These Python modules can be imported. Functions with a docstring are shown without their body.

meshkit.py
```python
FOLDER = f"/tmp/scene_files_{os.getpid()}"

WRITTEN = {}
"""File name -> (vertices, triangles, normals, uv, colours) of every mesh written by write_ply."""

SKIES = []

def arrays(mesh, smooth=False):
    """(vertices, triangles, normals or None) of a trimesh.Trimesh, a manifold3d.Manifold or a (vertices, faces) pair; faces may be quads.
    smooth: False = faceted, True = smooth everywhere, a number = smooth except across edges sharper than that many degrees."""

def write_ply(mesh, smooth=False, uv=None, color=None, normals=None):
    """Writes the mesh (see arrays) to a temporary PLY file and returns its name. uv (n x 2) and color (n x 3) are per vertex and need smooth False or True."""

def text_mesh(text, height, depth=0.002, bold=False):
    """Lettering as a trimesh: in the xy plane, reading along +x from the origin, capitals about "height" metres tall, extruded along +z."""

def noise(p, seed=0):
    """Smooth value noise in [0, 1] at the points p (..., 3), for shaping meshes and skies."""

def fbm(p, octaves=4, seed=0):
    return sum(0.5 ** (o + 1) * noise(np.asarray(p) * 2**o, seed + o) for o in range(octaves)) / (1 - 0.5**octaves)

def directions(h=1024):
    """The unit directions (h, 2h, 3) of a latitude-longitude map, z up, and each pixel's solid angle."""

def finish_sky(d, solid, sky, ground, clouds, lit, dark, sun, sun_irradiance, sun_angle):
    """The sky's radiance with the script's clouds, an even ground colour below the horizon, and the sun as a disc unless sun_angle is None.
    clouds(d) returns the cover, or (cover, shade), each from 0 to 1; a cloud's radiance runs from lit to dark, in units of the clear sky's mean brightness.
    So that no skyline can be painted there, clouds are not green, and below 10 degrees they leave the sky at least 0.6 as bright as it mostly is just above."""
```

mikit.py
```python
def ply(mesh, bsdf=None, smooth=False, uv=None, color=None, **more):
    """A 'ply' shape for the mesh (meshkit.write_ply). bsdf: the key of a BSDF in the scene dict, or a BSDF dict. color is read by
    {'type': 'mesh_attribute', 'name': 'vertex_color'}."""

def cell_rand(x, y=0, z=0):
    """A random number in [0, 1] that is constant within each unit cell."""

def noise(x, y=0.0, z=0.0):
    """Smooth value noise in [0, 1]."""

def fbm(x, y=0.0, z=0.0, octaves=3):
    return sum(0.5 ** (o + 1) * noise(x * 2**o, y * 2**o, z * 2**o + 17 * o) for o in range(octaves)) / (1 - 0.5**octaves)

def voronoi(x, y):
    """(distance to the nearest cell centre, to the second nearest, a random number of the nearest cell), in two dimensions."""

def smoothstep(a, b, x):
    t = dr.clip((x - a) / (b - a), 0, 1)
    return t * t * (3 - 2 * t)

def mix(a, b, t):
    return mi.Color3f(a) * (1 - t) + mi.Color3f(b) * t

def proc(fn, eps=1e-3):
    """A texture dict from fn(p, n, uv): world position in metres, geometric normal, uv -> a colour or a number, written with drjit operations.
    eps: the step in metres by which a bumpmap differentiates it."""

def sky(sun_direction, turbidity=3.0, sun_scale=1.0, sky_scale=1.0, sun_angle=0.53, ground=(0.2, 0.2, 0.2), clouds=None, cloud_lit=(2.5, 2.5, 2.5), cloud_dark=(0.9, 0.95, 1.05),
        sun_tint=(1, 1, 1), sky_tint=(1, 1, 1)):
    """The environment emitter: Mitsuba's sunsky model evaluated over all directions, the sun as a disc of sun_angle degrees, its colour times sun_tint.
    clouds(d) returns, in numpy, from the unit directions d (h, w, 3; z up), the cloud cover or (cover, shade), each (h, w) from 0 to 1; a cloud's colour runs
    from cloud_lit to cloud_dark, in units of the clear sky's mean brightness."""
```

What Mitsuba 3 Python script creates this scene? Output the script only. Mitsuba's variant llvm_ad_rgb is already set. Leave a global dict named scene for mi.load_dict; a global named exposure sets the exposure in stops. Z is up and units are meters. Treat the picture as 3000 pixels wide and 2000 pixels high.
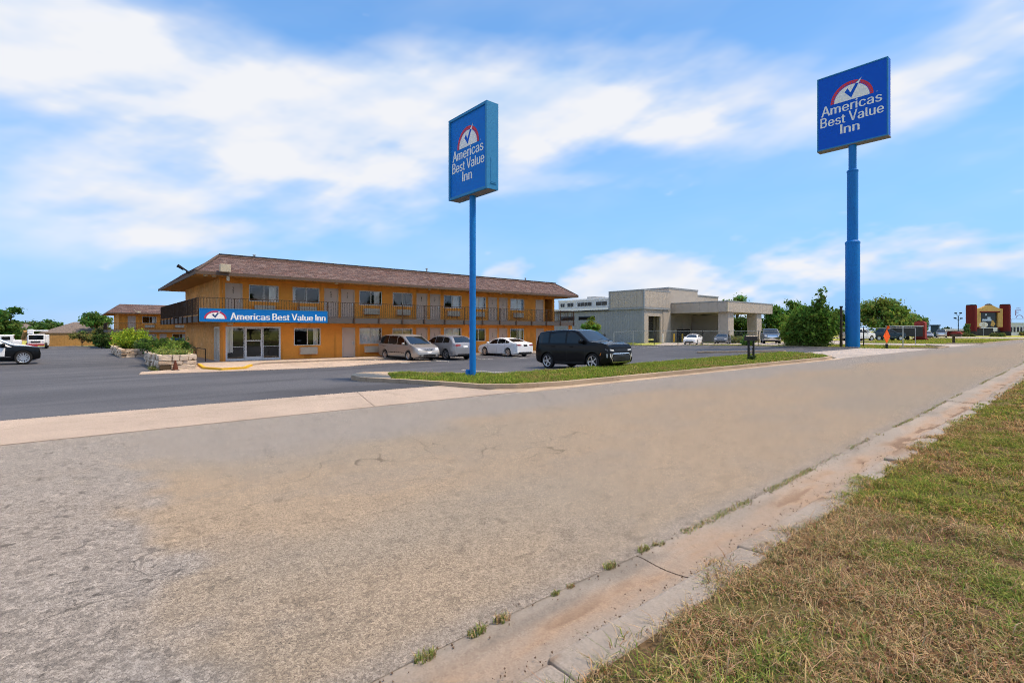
import math
import numpy as np
import trimesh
import manifold3d as m3
import shapely
from shapely import affinity
from shapely.geometry import Polygon, box as sbox, LineString, Point
from shapely.ops import unary_union
import drjit as dr
import mitsuba as mi
import mikit
import meshkit
from mikit import proc, noise, fbm, voronoi, cell_rand, smoothstep, mix

T = mi.ScalarTransform4f
scene, labels = {}, {}

# ------------------------------------------------------------------ camera, sky, exposure
CAM = np.array([0.0, 0.0, 1.6])
YAW = math.radians(49.45)
scene['camera'] = {
    'type': 'perspective', 'fov_axis': 'x', 'fov': 90.11, 'near_clip': 0.05, 'far_clip': 6000.0,
    'principal_point_offset_y': 0.0155,
    'to_world': T().look_at(origin=CAM.tolist(), target=[math.cos(YAW), math.sin(YAW), 1.6], up=[0, 0, 1])}


def clouds(d):
    az = np.degrees(np.arctan2(d[..., 1], d[..., 0]))
    el = np.degrees(np.arcsin(np.clip(d[..., 2], -1, 1)))
    # streaky cloud noise, on the directions themselves, drawn out along a shallow diagonal
    q = np.stack([d[..., 0], d[..., 1], d[..., 2] * 2.0], -1)
    r = np.array([[0.86, 0.1, 0.3], [-0.2, 0.95, 0.1], [-0.5, -0.1, 1.0]])
    q = q @ r.T
    n1 = meshkit.fbm(q * 3.2 + 7.3, 6, seed=3)
    n2 = meshkit.fbm(q * 9.0 + 1.7, 5, seed=11)
    n3 = meshkit.fbm(q * 26.0 + 4.1, 4, seed=21)
    wa = az + (meshkit.fbm(q * 2.5 + 3.1, 4, seed=5) - 0.5) * 13 + (n2 - 0.5) * 5
    we = el + (meshkit.fbm(q * 2.9 + 9.1, 4, seed=8) - 0.5) * 6 + (n2 - 0.5) * 2.5

    def blob(a, e, sa, se, tilt=0.0, p=2.0):
        u, v = wa - a, we - e
        c, s = math.cos(math.radians(tilt)), math.sin(math.radians(tilt))
        x, y = (u * c + v * s) / sa, (-u * s + v * c) / se
        return np.exp(-((x * x + y * y) ** (p / 2)))
    big = (0.95 * blob(71, 20.5, 21, 6.4, 6, 3) + 1.0 * blob(52, 25.0, 14, 4.8, -6, 3) + 0.75 * blob(38, 23.5, 14, 4.0, -2, 3) + 0.5 * blob(21, 20.5, 15, 3.2, 2)
           + 0.95 * blob(96, 24.5, 12, 6.5, 0, 3) + 0.62 * blob(87, 14, 14, 6, 0) + 0.85 * blob(7, 21.5, 8, 3.2, -12) + 0.70 * blob(82, 9.6, 10, 2.4, 6) + 0.5 * blob(69, 12.4, 8, 1.9, 4) + 0.30 * blob(40, 15.5, 8, 1.2, 0))
    low = (0.95 * blob(50.5, 5.0, 5.0, 2.4, 0, 3) + 1.25 * blob(35, 4.6, 8.0, 3.7, 0, 4) + 0.62 * blob(18, 5.5, 13, 4.6, 2, 4) + 0.40 * blob(5, 7.0, 8, 3.0) + 0.3 * blob(80, 5.0, 13, 2.2))
    far = np.exp(-((np.abs(az - 50) / 75.0) ** 8))          # away from this part of the sky: the same broken cloud
    other = (1 - far) * (0.28 + 1.0 * np.clip((meshkit.fbm(q * 2.0 + 20, 5, seed=31) - 0.42) * 3.2, 0, 1))
    base = big + other
    tex = (n1 - 0.5) * 1.3 + (n2 - 0.5) * 1.15 + (n3 - 0.5) * 0.55
    c = np.clip((base + tex * (0.35 + 0.45 * np.clip(base, 0, 1)) - 0.13) * 1.08, 0, 1)
    lo_ = np.clip((low + (n2 - 0.5) * 1.1 + (n3 - 0.5) * 0.9 - 0.36) * 1.7, 0, 1) * np.clip((el + 1) / 3, 0, 1)
    c = np.maximum(c ** 1.1, lo_)
    c = np.clip(c + 0.13 * np.clip((n1 - 0.42) * 4, 0, 1) + 0.30 * np.exp(-np.clip(el, 0, 90) / 4.0), 0, 1)   # thin veil, hazier low down
    grey = np.clip(0.16 + (0.5 - n2) * 1.3 + (0.5 - n1) * 1.1, 0, 0.6)   # the bluish parts of the clouds
    veil = 0.97 * np.exp(-np.clip(el, 0, 90) / 20.0)                   # pale blue air low in the sky
    cover = 1 - (1 - c) * (1 - veil)
    return cover, (c * grey + (1 - c) * veil) / np.maximum(cover, 1e-6)


SUN = np.array([0.30, -0.36, 0.885])
scene['sky'] = mikit.sky(SUN, turbidity=2.6, sun_scale=0.75, sky_scale=1.45, sun_angle=5.0, ground=(0.22, 0.20, 0.17), clouds=clouds,
                         cloud_lit=(1.66, 1.69, 1.78), cloud_dark=(0.55, 1.07, 1.80), sun_tint=(1.0, 0.95, 0.87), sky_tint=(0.80, 1.08, 1.24))
exposure = 1.85


# ------------------------------------------------------------------ keys, labels
def fresh(key):
    if key not in used:
        used.add(key)
        return key
    i = counters.get(key, 0) + 1
    while f'{key}_{i:03d}' in used:
        i += 1
    counters[key] = i
    used.add(f'{key}_{i:03d}')
    return f'{key}_{i:03d}'


used, counters = set(), {}


def thing(name, label, cat, group=None):
    k = fresh(name)
    labels[k] = {'label': label, 'category': cat}
    if group:
        labels[k]['group'] = group
    return k


def part(parent, name, mesh, mat, smooth=False, label=None, kind=None, **kw):
    k = fresh(parent + '__' + name)
    scene[k] = mikit.ply(mesh, mat, smooth=smooth, **kw)
    if label or kind:
        labels[k] = {}
        if label:
            labels[k]['label'] = label
        if kind:
            labels[k]['kind'] = kind
    return k


def single(name, mesh, mat, label, cat, group=None, smooth=False, **kw):
    k = thing(name, label, cat, group)
    scene[k] = mikit.ply(mesh, mat, smooth=smooth, **kw)
    return k


def struct(name, mesh, mat, label=None, kind='structure', smooth=False, **kw):
    k = fresh(name)
    scene[k] = mikit.ply(mesh, mat, smooth=smooth, **kw)
    labels[k] = {'kind': kind}
    if label:
        labels[k]['label'] = label
    return k


# ------------------------------------------------------------------ mesh helpers
cat_ = trimesh.util.concatenate


def box(x0, x1, y0, y1, z0, z1):
    m = trimesh.creation.box((abs(x1 - x0), abs(y1 - y0), abs(z1 - z0)))
    m.apply_translation(((x0 + x1) / 2, (y0 + y1) / 2, (z0 + z1) / 2))
    return m


def rbox(x0, x1, y0, y1, z0, z1, r=0.02, n=8):
    """a box with rounded edges"""
    r = min(r, abs(x1 - x0) / 2.01, abs(y1 - y0) / 2.01, abs(z1 - z0) / 2.01)
    s = m3.Manifold.sphere(r, n)
    xs, ys, zs = sorted((x0, x1)), sorted((y0, y1)), sorted((z0, z1))
    h = m3.Manifold.batch_hull([s.translate((x, y, z)) for x in (xs[0] + r, xs[1] - r) for y in (ys[0] + r, ys[1] - r) for z in (zs[0] + r, zs[1] - r)])
    return man(h)


def man(h):
    m = h.to_mesh()
    return trimesh.Trimesh(np.array(m.vert_properties[:, :3], float), np.array(m.tri_verts, int), process=False)


def toman(t):
    return m3.Manifold(m3.Mesh(np.asarray(t.vertices, np.float32), np.asarray(t.faces, np.uint32)))


def bar(a, b, r, n=8, r2=None):
    """a round bar from a to b, tapering to r2"""
    a, b = np.asarray(a, float), np.asarray(b, float)
    L = np.linalg.norm(b - a)
    r2 = r if r2 is None else r2
    m = trimesh.creation.revolve([(0, 0), (r, 0), (r2, L), (0, L)], sections=n)
    m.apply_transform(trimesh.geometry.align_vectors([0, 0, 1], (b - a) / L))
    m.apply_translation(a)
    return m


def beam(a, b, w, h, up=(0, 0, 1)):
    """a square bar from a to b"""
    a, b = np.asarray(a, float), np.asarray(b, float)
    d = (b - a) / np.linalg.norm(b - a)
    s = np.cross(d, up)
    s = s / np.linalg.norm(s)
    t = np.cross(s, d)
    v = [p + s * w / 2 * i + t * h / 2 * j for p in (a, b) for i, j in ((-1, -1), (1, -1), (1, 1), (-1, 1))]
    f = [(0, 1, 5, 4), (1, 2, 6, 5), (2, 3, 7, 6), (3, 0, 4, 7), (3, 2, 1, 0), (4, 5, 6, 7)]
    f = [q for a_, b_, c_, d_ in f for q in ((a_, c_, b_), (a_, d_, c_))]
    m = trimesh.Trimesh(np.array(v), np.array(f), process=False)
    if m.volume < 0:
        m.invert()
    return m


def lathe(prof, n=24, axis=(0, 0, 1), at=(0, 0, 0)):
    m = trimesh.creation.revolve(prof, sections=n)
    m.apply_transform(trimesh.geometry.align_vectors([0, 0, 1], axis))
    m.apply_translation(at)
    return m


def extrude(poly, h):
    ps = [g for g in getattr(poly, 'geoms', [poly]) if g.geom_type == 'Polygon' and g.area > 1e-7]
    return cat_([trimesh.creation.extrude_polygon(g, h, engine='earcut') for g in ps])


def placed(mesh, origin, right, up, out):
    m = mesh.copy()
    M = np.eye(4)
    M[:3, 0], M[:3, 1], M[:3, 2], M[:3, 3] = right, up, out, origin
    m.apply_transform(M)
    return m


def front(mesh, x, y, z):       # local x,y,out -> a face looking towards -Y
    return placed(mesh, (x, y, z), (1, 0, 0), (0, 0, 1), (0, -1, 0))


def side(mesh, x, y, z):        # local x,y,out -> a face looking towards -X
    return placed(mesh, (x, y, z), (0, -1, 0), (0, 0, 1), (-1, 0, 0))


def flat(poly, maxedge=None):
    ps = [g for g in getattr(poly, 'geoms', [poly]) if g.geom_type == 'Polygon' and g.area > 1e-7]
    out = []
    for g in ps:
        v, f = trimesh.creation.triangulate_polygon(g, engine='earcut')
        v = np.column_stack([v, np.zeros(len(v))])
        if maxedge:
            v, f = trimesh.remesh.subdivide_to_size(v, f, maxedge, max_iter=14)
        m = trimesh.Trimesh(v, f)
        if m.face_normals[:, 2].sum() < 0:
            m.invert()
        out.append(m)
    return cat_(out)


def sm(a, b, x):
    t = np.clip((x - a) / (b - a), 0, 1)
    return t * t * (3 - 2 * t)


def H(x, y):
    """height of the ground"""
    x, y = np.asarray(x, float), np.asarray(y, float)
    h1 = -0.38 * np.clip((y - 13) / 14.5, 0, 1) - 0.55 * np.clip((y - 46) / 46, 0, 1)
    h2 = -0.33 * sm(28, 40, y)
    w = sm(51, 57, x)
    return h1 * (1 - w) + h2 * w


def drape(poly, dz, maxedge=3.0):
    m = flat(poly, maxedge)
    m.vertices[:, 2] = H(m.vertices[:, 0], m.vertices[:, 1]) + dz
    return m


def glyphs(text):
    """one shapely shape for lettering one unit tall"""
    m = meshkit.text_mesh(text, 1.0, depth=0.01, bold=True)
    v, f = np.array(m.vertices), np.array(m.faces)
    top = (v[f][:, :, 2] > 0.005).all(1)
    return unary_union([Polygon(v[t][:, :2]).buffer(0.002) for t in f[top]])


FLARED_I = Polygon([(0, 0), (0.29, 0), (0.255, 0.12), (0.245, 0.5), (0.255, 0.88), (0.29, 1.0), (0, 1.0), (0.035, 0.88), (0.045, 0.5), (0.035, 0.12)])


def text_poly(text, width, height, thin=0.07, fat=0.0, low=0.88):
    """lettering as a shapely shape, its cap height and width set; small letters a little lower and level strokes
    thinner than the upright ones, as in a flared roman face"""
    out, x = [], 0.0
    for word in text.split():
        cap, rest = word[0], word[1:]
        g = FLARED_I if cap == 'I' else glyphs(cap)
        g = affinity.translate(g, x - g.bounds[0], 0)
        out.append(g)
        x = g.bounds[2] + (0.02 if cap in 'AV' else 0.10)
        if rest:
            g = affinity.scale(glyphs(rest), 1.0, low, origin=(0, 0))
            g = affinity.translate(g, x - g.bounds[0], 0)
            out.append(g)
            x = g.bounds[2]
        x += 0.36
    p = unary_union(out)
    if thin:
        p = affinity.translate(p, 0, thin).intersection(affinity.translate(p, 0, -thin))
    if fat:
        p = unary_union([affinity.translate(p, s, 0) for s in (-fat, 0, fat)])
    x0, y0, x1, y1 = p.bounds
    p = affinity.translate(p, -x0, 0)
    return affinity.scale(p, width / (x1 - x0), height / (1.0 - thin), origin=(0, 0))


# ------------------------------------------------------------------ materials
def rgb(c):
    return {'type': 'rgb', 'value': list(map(float, c))}


def matte(name, c, rough=0.9, spec=0.3):
    scene[name] = {'type': 'twosided', 'b': {'type': 'principled', 'base_color': rgb(c) if isinstance(c, (tuple, list)) else c, 'roughness': rough, 'specular': spec}}


def paint(name, c, rough=0.35, metallic=0.0, coat=1.0):
    scene[name] = {'type': 'twosided', 'b': {'type': 'principled', 'base_color': rgb(c), 'roughness': rough, 'metallic': metallic, 'clearcoat': coat, 'clearcoat_gloss': 0.95, 'specular': 0.5 if coat > 0.5 else 0.12}}


def bumped(name, col, fn, h, rough=0.9, spec=0.25, eps=2e-3):
    scene[name] = {'type': 'twosided', 'b': {'type': 'bumpmap', 't': proc(fn, eps), 'scale': h, 'b': {'type': 'principled', 'base_color': col, 'roughness': rough, 'specular': spec}}}


def road_col(p, n, uv):
    d1, d2, r = voronoi(p.x * 82, p.y * 82)
    grain = noise(p.x * 150, p.y * 150)
    big = fbm(p.x * 0.28 + 4, p.y * 0.55, 0, 3)
    mid = fbm(p.x * 1.3, p.y * 2.1, 3.0, 3)
    grey = smoothstep(-0.25, 0.25, (0.45 + 1.1 * (fbm(p.x * 1.7, p.y * 1.7, 9.0, 3) - 0.5)) - p.x)
    strip = smoothstep(6.9, 8.3, p.y + 2.2 * (big - 0.5) + 0.9 * (mid - 0.5))
    edge = smoothstep(2.42, 2.2, p.y - 0.0185 * p.x + 0.3 * (mid - 0.5))
    tan = mix((0.345, 0.272, 0.198), (0.312, 0.262, 0.205), smoothstep(0.3, 0.7, big))
    c = mix(tan, (0.278, 0.262, 0.25), dr.maximum(dr.maximum(grey, strip), edge * 0.6) * 0.72)
    c = mix(c, (0.275, 0.24, 0.205), smoothstep(0.52, 0.70, mid) * 0.3)
    rock = noise(p.x * 31 + 7, p.y * 31)
    c = c * (0.66 + 0.60 * r) * (0.82 + 0.36 * grain) * (1 + grey * 0.5 * (rock - 0.5))
    fleck = fbm(p.x * 15.0, p.y * 22.0, 5.0, 3)
    c = c * (0.86 + 0.28 * fleck) * (1 - 0.16 * smoothstep(0.74, 0.84, noise(p.x * 11.0, p.y * 17.0, 2.0)))
    gap = smoothstep(0.12, 0.02, d2 - d1) * 0.65
    pit = smoothstep(0.80, 0.93, noise(p.x * 17 + 3, p.y * 17)) * (0.25 + 0.45 * grey)
    c = c * (1 - gap) * (1 - 0.6 * pit)
    w1 = fbm(p.x * 0.6 + 31, p.y * 0.6 + 2, 0, 4)
    crack = smoothstep(0.0045, 0.001, dr.abs(w1 - 0.47)) * smoothstep(0.56, 0.66, noise(p.x * 0.22 + 4, p.y * 0.3 + 2)) * smoothstep(1.0, 2.0, p.x) * 0.8
    w2 = p.x - 8.1 - 0.55 * (p.y - 8) + 0.7 * (fbm(p.y * 1.4, 3.0, 0, 3) - 0.5)
    crack2 = smoothstep(0.03, 0.006, dr.abs(w2)) * smoothstep(7.6, 8.2, p.y) * 0.8
    w3 = fbm(p.x * 0.9 + 71, p.y * 1.5 + 12, 0, 4)
    crack3 = smoothstep(0.0055, 0.001, dr.abs(w3 - 0.5)) * smoothstep(0.52, 0.62, noise(p.x * 0.4 + 14, p.y * 0.6 + 3)) * 0.7
    return c * (1 - 0.62 * dr.maximum(dr.maximum(crack, crack3), crack2))


def road_bump(p, n, uv):
    d1, d2, r = voronoi(p.x * 82, p.y * 82)
    return (0.5 - d1) * (0.5 + r) + 0.8 * noise(p.x * 17 + 3, p.y * 17)


bumped('m_road', proc(road_col), road_bump, 0.0038, 0.88, 0.2)


def lot_col(p, n, uv):
    s = fbm(p.x * 0.22 + 0.1 * p.y, p.y * 1.0 - 0.2 * p.x, 2.0, 4)
    b = fbm(p.x * 0.12, p.y * 0.16, 7.0, 3)
    g = noise(p.x * 45, p.y * 45)
    c = mix((0.056, 0.058, 0.066), (0.086, 0.088, 0.098), smoothstep(0.25, 0.75, 0.6 * s + 0.4 * b))
    fresh_ = smoothstep(0.25, -0.6, p.y - 14.9 + 0.5 * (fbm(p.x, p.y, 0, 2) - 0.5)) * smoothstep(2.5, 5.0, p.x)
    c = mix(c, (0.045, 0.046, 0.052), fresh_ * 0.8)
    return c * (0.84 + 0.32 * g)


matte('m_lot', proc(lot_col), 0.75, 0.35)


def conc(c1, c2, stain, seed, sc=1.0):
    def fn(p, n, uv):
        a = fbm(p.x * 0.8 * sc + seed, p.y * 0.8 * sc, p.z * 0.8 * sc, 3)
        b = fbm(p.x * 3.1 * sc, p.y * 6.1 * sc + seed, p.z * 3, 3)
        g = noise(p.x * 90, p.y * 90, p.z * 90)
        c = mix(c1, c2, smoothstep(0.3, 0.7, a))
        c = mix(c, stain, smoothstep(0.55, 0.78, b) * 0.55)
        return c * (0.84 + 0.32 * g)
    return fn


matte('m_apron', proc(conc((0.365, 0.298, 0.245), (0.325, 0.265, 0.218), (0.26, 0.21, 0.17), 2.0)), 0.9, 0.2)
matte('m_kerb', proc(conc((0.40, 0.315, 0.23), (0.34, 0.265, 0.195), (0.235, 0.165, 0.115), 5.0)), 0.9, 0.2)
matte('m_walk', proc(conc((0.385, 0.31, 0.25), (0.335, 0.265, 0.21), (0.25, 0.19, 0.145), 8.0)), 0.9, 0.2)
matte('m_drive', proc(conc((0.37, 0.325, 0.29), (0.325, 0.285, 0.25), (0.26, 0.225, 0.195), 3.0, 0.5)), 0.9, 0.2)


def gutter_col(p, n, uv):
    a = fbm(p.x * 1.1, p.y * 2.3, 1.0, 3)
    b = fbm(p.x * 1.9 + 5, p.y * 7.0, 4.0, 4)
    g = noise(p.x * 120, p.y * 120, p.z * 120)
    h = noise(p.x * 34, p.y * 34, 3.0)
    c = mix((0.31, 0.27, 0.23), (0.265, 0.23, 0.195), smoothstep(0.3, 0.7, a))
    e = p.y - 0.012 * p.x
    soil = smoothstep(0.16, -0.10, dr.abs(e - 1.86 + 0.25 * (a - 0.5)) - 0.12 - 0.16 * (b - 0.5))
    c = mix(c, (0.33, 0.235, 0.165), soil * (0.60 + 0.40 * smoothstep(0.35, 0.6, b)))
    dk = smoothstep(0.57, 0.70, b) * smoothstep(0.30, 0.02, dr.abs(e - 1.80))
    c = mix(c, (0.15, 0.095, 0.06), dk * 0.75)
    gr = smoothstep(0.54, 0.72, fbm(p.x * 1.4 + 9, p.y * 5.0, 2.0, 3)) * smoothstep(1.98, 2.08, e)
    c = mix(c, (0.20, 0.175, 0.15), gr * 0.7)
    return c * (0.78 + 0.32 * g + 0.12 * h)


def gutter_bump(p, n, uv):
    return noise(p.x * 120, p.y * 120, p.z * 120) + noise(p.x * 34, p.y * 34, 3.0)


bumped('m_gutter', proc(gutter_col), gutter_bump, 0.0025)


def soil_col(p, n, uv):
    a = fbm(p.x * 1.5, p.y * 1.5, 0, 3)
    g = noise(p.x * 70, p.y * 70, 0)
    return mix((0.13, 0.088, 0.05), (0.115, 0.10, 0.04), smoothstep(0.35, 0.65, a)) * (0.6 + 0.8 * g)


matte('m_soil', proc(soil_col), 1.0, 0.0)


def lawn_col(p, n, uv):
    a = fbm(p.x * 0.35, p.y * 0.35, 0, 3)
    b = fbm(p.x * 2.2, p.y * 2.2, 5, 3)
    c = mix((0.26, 0.29, 0.065), (0.33, 0.31, 0.095), smoothstep(0.3, 0.7, a))
    c = mix(c, (0.34, 0.28, 0.14), smoothstep(0.55, 0.75, b) * 0.7)
    return c * (0.75 + 0.5 * noise(p.x * 25, p.y * 25, 1.0))


matte('m_lawn', proc(lawn_col), 1.0, 0.0)


def orange_col(p, n, uv):
    a = fbm(p.x * 0.9, p.y * 0.9, p.z * 1.3, 3)
    g = noise(p.x * 40, p.y * 40, p.z * 12)
    drip = smoothstep(0.62, 0.8, noise(p.x * 4.0, p.y * 4.0, p.z * 0.35)) * 0.22
    return mix((0.88, 0.345, 0.055), (0.81, 0.305, 0.048), smoothstep(0.3, 0.7, a)) * (0.93 + 0.14 * g) * (1 - drip)


matte('m_orange', proc(orange_col), 0.8, 0.25)


def siding_col(p, n, uv):
    s = p.y + p.x
    strand = fbm(s * 9.0, p.z * 3.0, 4.0, 4)
    a = fbm(s * 0.6, p.z * 0.5, 0, 2)
    c = mix((0.70, 0.34, 0.11), (0.47, 0.22, 0.065), smoothstep(0.3, 0.7, strand))
    c = mix(c, (0.80, 0.50, 0.26), smoothstep(0.58, 0.8, strand) * 0.8)
    return c * (0.85 + 0.3 * a)


matte('m_siding', proc(siding_col), 0.85, 0.2)
scene['m_shingle'] = {'type': 'twosided', 'b': {'type': 'principled', 'base_color': {'type': 'mesh_attribute', 'name': 'vertex_color'}, 'roughness': 0.95, 'specular': 0.15}}
scene['m_leaf'] = {'type': 'principledthin', 'base_color': {'type': 'mesh_attribute', 'name': 'vertex_color'}, 'roughness': 0.65, 'diff_trans': 0.7, 'spec_trans': 0.0, 'eta': 1.3}
scene['m_blade'] = {'type': 'principledthin', 'base_color': {'type': 'mesh_attribute', 'name': 'vertex_color'}, 'roughness': 0.8, 'diff_trans': 0.5, 'spec_trans': 0.0, 'eta': 1.2}
scene['m_glass'] = {'type': 'thindielectric', 'int_ior': 1.52}


def stone_col(p, n, uv):
    a = fbm(p.x * 4, p.y * 4, p.z * 9, 4)
    g = noise(p.x * 60, p.y * 60, p.z * 60)
    c = mix((0.62, 0.52, 0.42), (0.50, 0.41, 0.325), smoothstep(0.3, 0.7, a))
    c = mix(c, (0.30, 0.17, 0.10), smoothstep(0.60, 0.78, a) * 0.6)
    return c * (0.8 + 0.4 * g)


def stone_bump(p, n, uv):
    return fbm(p.x * 14, p.y * 14, p.z * 22, 3)


bumped('m_stone', proc(stone_col), stone_bump, 0.02, 0.95, 0.15, 4e-3)


def stone_col_b(p, n, uv):
    return stone_col(p + mi.Vector3f(7.0, 3.0, 1.0), n, uv) * mi.Color3f(0.78, 0.72, 0.66)


bumped('m_stone_brown', proc(stone_col_b), stone_bump, 0.02, 0.95, 0.15, 4e-3)


def metal_wall_col(c1, c2):
    def fn(p, n, uv):
        a = fbm(p.x * 0.3, p.y * 0.3, p.z * 0.8, 3)
        st = noise((p.x + p.y) * 2.5, 0.0, p.z * 0.15)
        return mix(c1, c2, smoothstep(0.3, 0.7, 0.6 * a + 0.4 * st))
    return fn


matte('m_grey_metal', proc(metal_wall_col((0.27, 0.29, 0.312), (0.25, 0.27, 0.29))), 0.6, 0.4)
matte('m_stucco', proc(metal_wall_col((0.415, 0.375, 0.332), (0.40, 0.36, 0.318))), 0.9, 0.2)


def wood_col(p, n, uv):
    s = (p.x + p.y) * 7.0
    plank = cell_rand(dr.floor(s))
    g = fbm((p.x + p.y) * 20, p.z * 1.2, 0, 3)
    return mix((0.40, 0.235, 0.085), (0.31, 0.17, 0.06), 0.6 * plank + 0.4 * g)


matte('m_wood', proc(wood_col), 0.85, 0.2)


def bark_col(p, n, uv):
    g = fbm(p.x * 9, p.y * 9, p.z * 2.5, 3)
    return mix((0.13, 0.10, 0.075), (0.055, 0.042, 0.03), g)


matte('m_bark', proc(bark_col), 0.95, 0.1)


def blue_pole_col(p, n, uv):
    a = fbm(p.x * 1.2, p.y * 1.2, p.z * 0.35, 3)
    g = noise(p.x * 30, p.y * 30, p.z * 9)
    return mix((0.004, 0.175, 0.55), (0.006, 0.145, 0.47), smoothstep(0.3, 0.7, a)) * (0.93 + 0.14 * g)


scene['m_blue_pole'] = {'type': 'twosided', 'b': {'type': 'principled', 'base_color': proc(blue_pole_col), 'roughness': 0.5, 'specular': 0.25}}
matte('m_sign_blue', (0.006, 0.165, 0.60), 0.5, 0.15)
matte('m_sign_deep', (0.003, 0.095, 0.58), 0.5, 0.15)
matte('m_banner', (0.004, 0.15, 0.48), 0.6, 0.15)
matte('m_sign_box', (0.03, 0.215, 0.46), 0.55, 0.25)
matte('m_sign_under', (0.20, 0.19, 0.19), 0.7)
matte('m_white', (0.80, 0.80, 0.80), 0.6)
matte('m_offwhite', (0.68, 0.66, 0.61), 0.7)
matte('m_red', (0.62, 0.035, 0.055), 0.5)
matte('m_checkblue', (0.012, 0.05, 0.16), 0.5)
matte('m_door', (0.60, 0.445, 0.345), 0.6, 0.35)
matte('m_trim', (0.58, 0.47, 0.37), 0.7)
matte('m_frame', (0.66, 0.62, 0.56), 0.5)
matte('m_alu', (0.62, 0.63, 0.64), 0.35, 0.6)
matte('m_dark', (0.018, 0.018, 0.02), 0.6)
matte('m_black', (0.012, 0.012, 0.013), 0.4, 0.5)
matte('m_rail', (0.068, 0.040, 0.026), 0.7, 0.15)
matte('m_fascia', (0.115, 0.082, 0.065), 0.8)
matte('m_slab', (0.095, 0.082, 0.078), 0.8)
matte('m_soffit', (0.42, 0.20, 0.05), 0.85)
matte('m_ridge', (0.30, 0.19, 0.15), 0.9)
matte('m_tar', (0.045, 0.042, 0.045), 0.9)
matte('m_beige', (0.50, 0.44, 0.33), 0.6)
matte('m_ac', (0.56, 0.475, 0.37), 0.7)
matte('m_curtain', (0.72, 0.73, 0.69), 0.95)
matte('m_tan_curtain', (0.50, 0.36, 0.20), 0.95)
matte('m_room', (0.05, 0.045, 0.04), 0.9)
matte('m_yellow', (0.62, 0.37, 0.03), 0.7)
matte('m_line', (0.66, 0.64, 0.60), 0.8)
matte('m_plain_soil', (0.10, 0.07, 0.045), 1.0, 0.0)
matte('m_grit', (0.17, 0.12, 0.085), 1.0, 0.0)
matte('m_rust', (0.11, 0.035, 0.02), 0.85)
matte('m_rubber', (0.022, 0.022, 0.023), 0.8, 0.2)
matte('m_chrome', (0.75, 0.76, 0.78), 0.15, 0.9)
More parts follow.
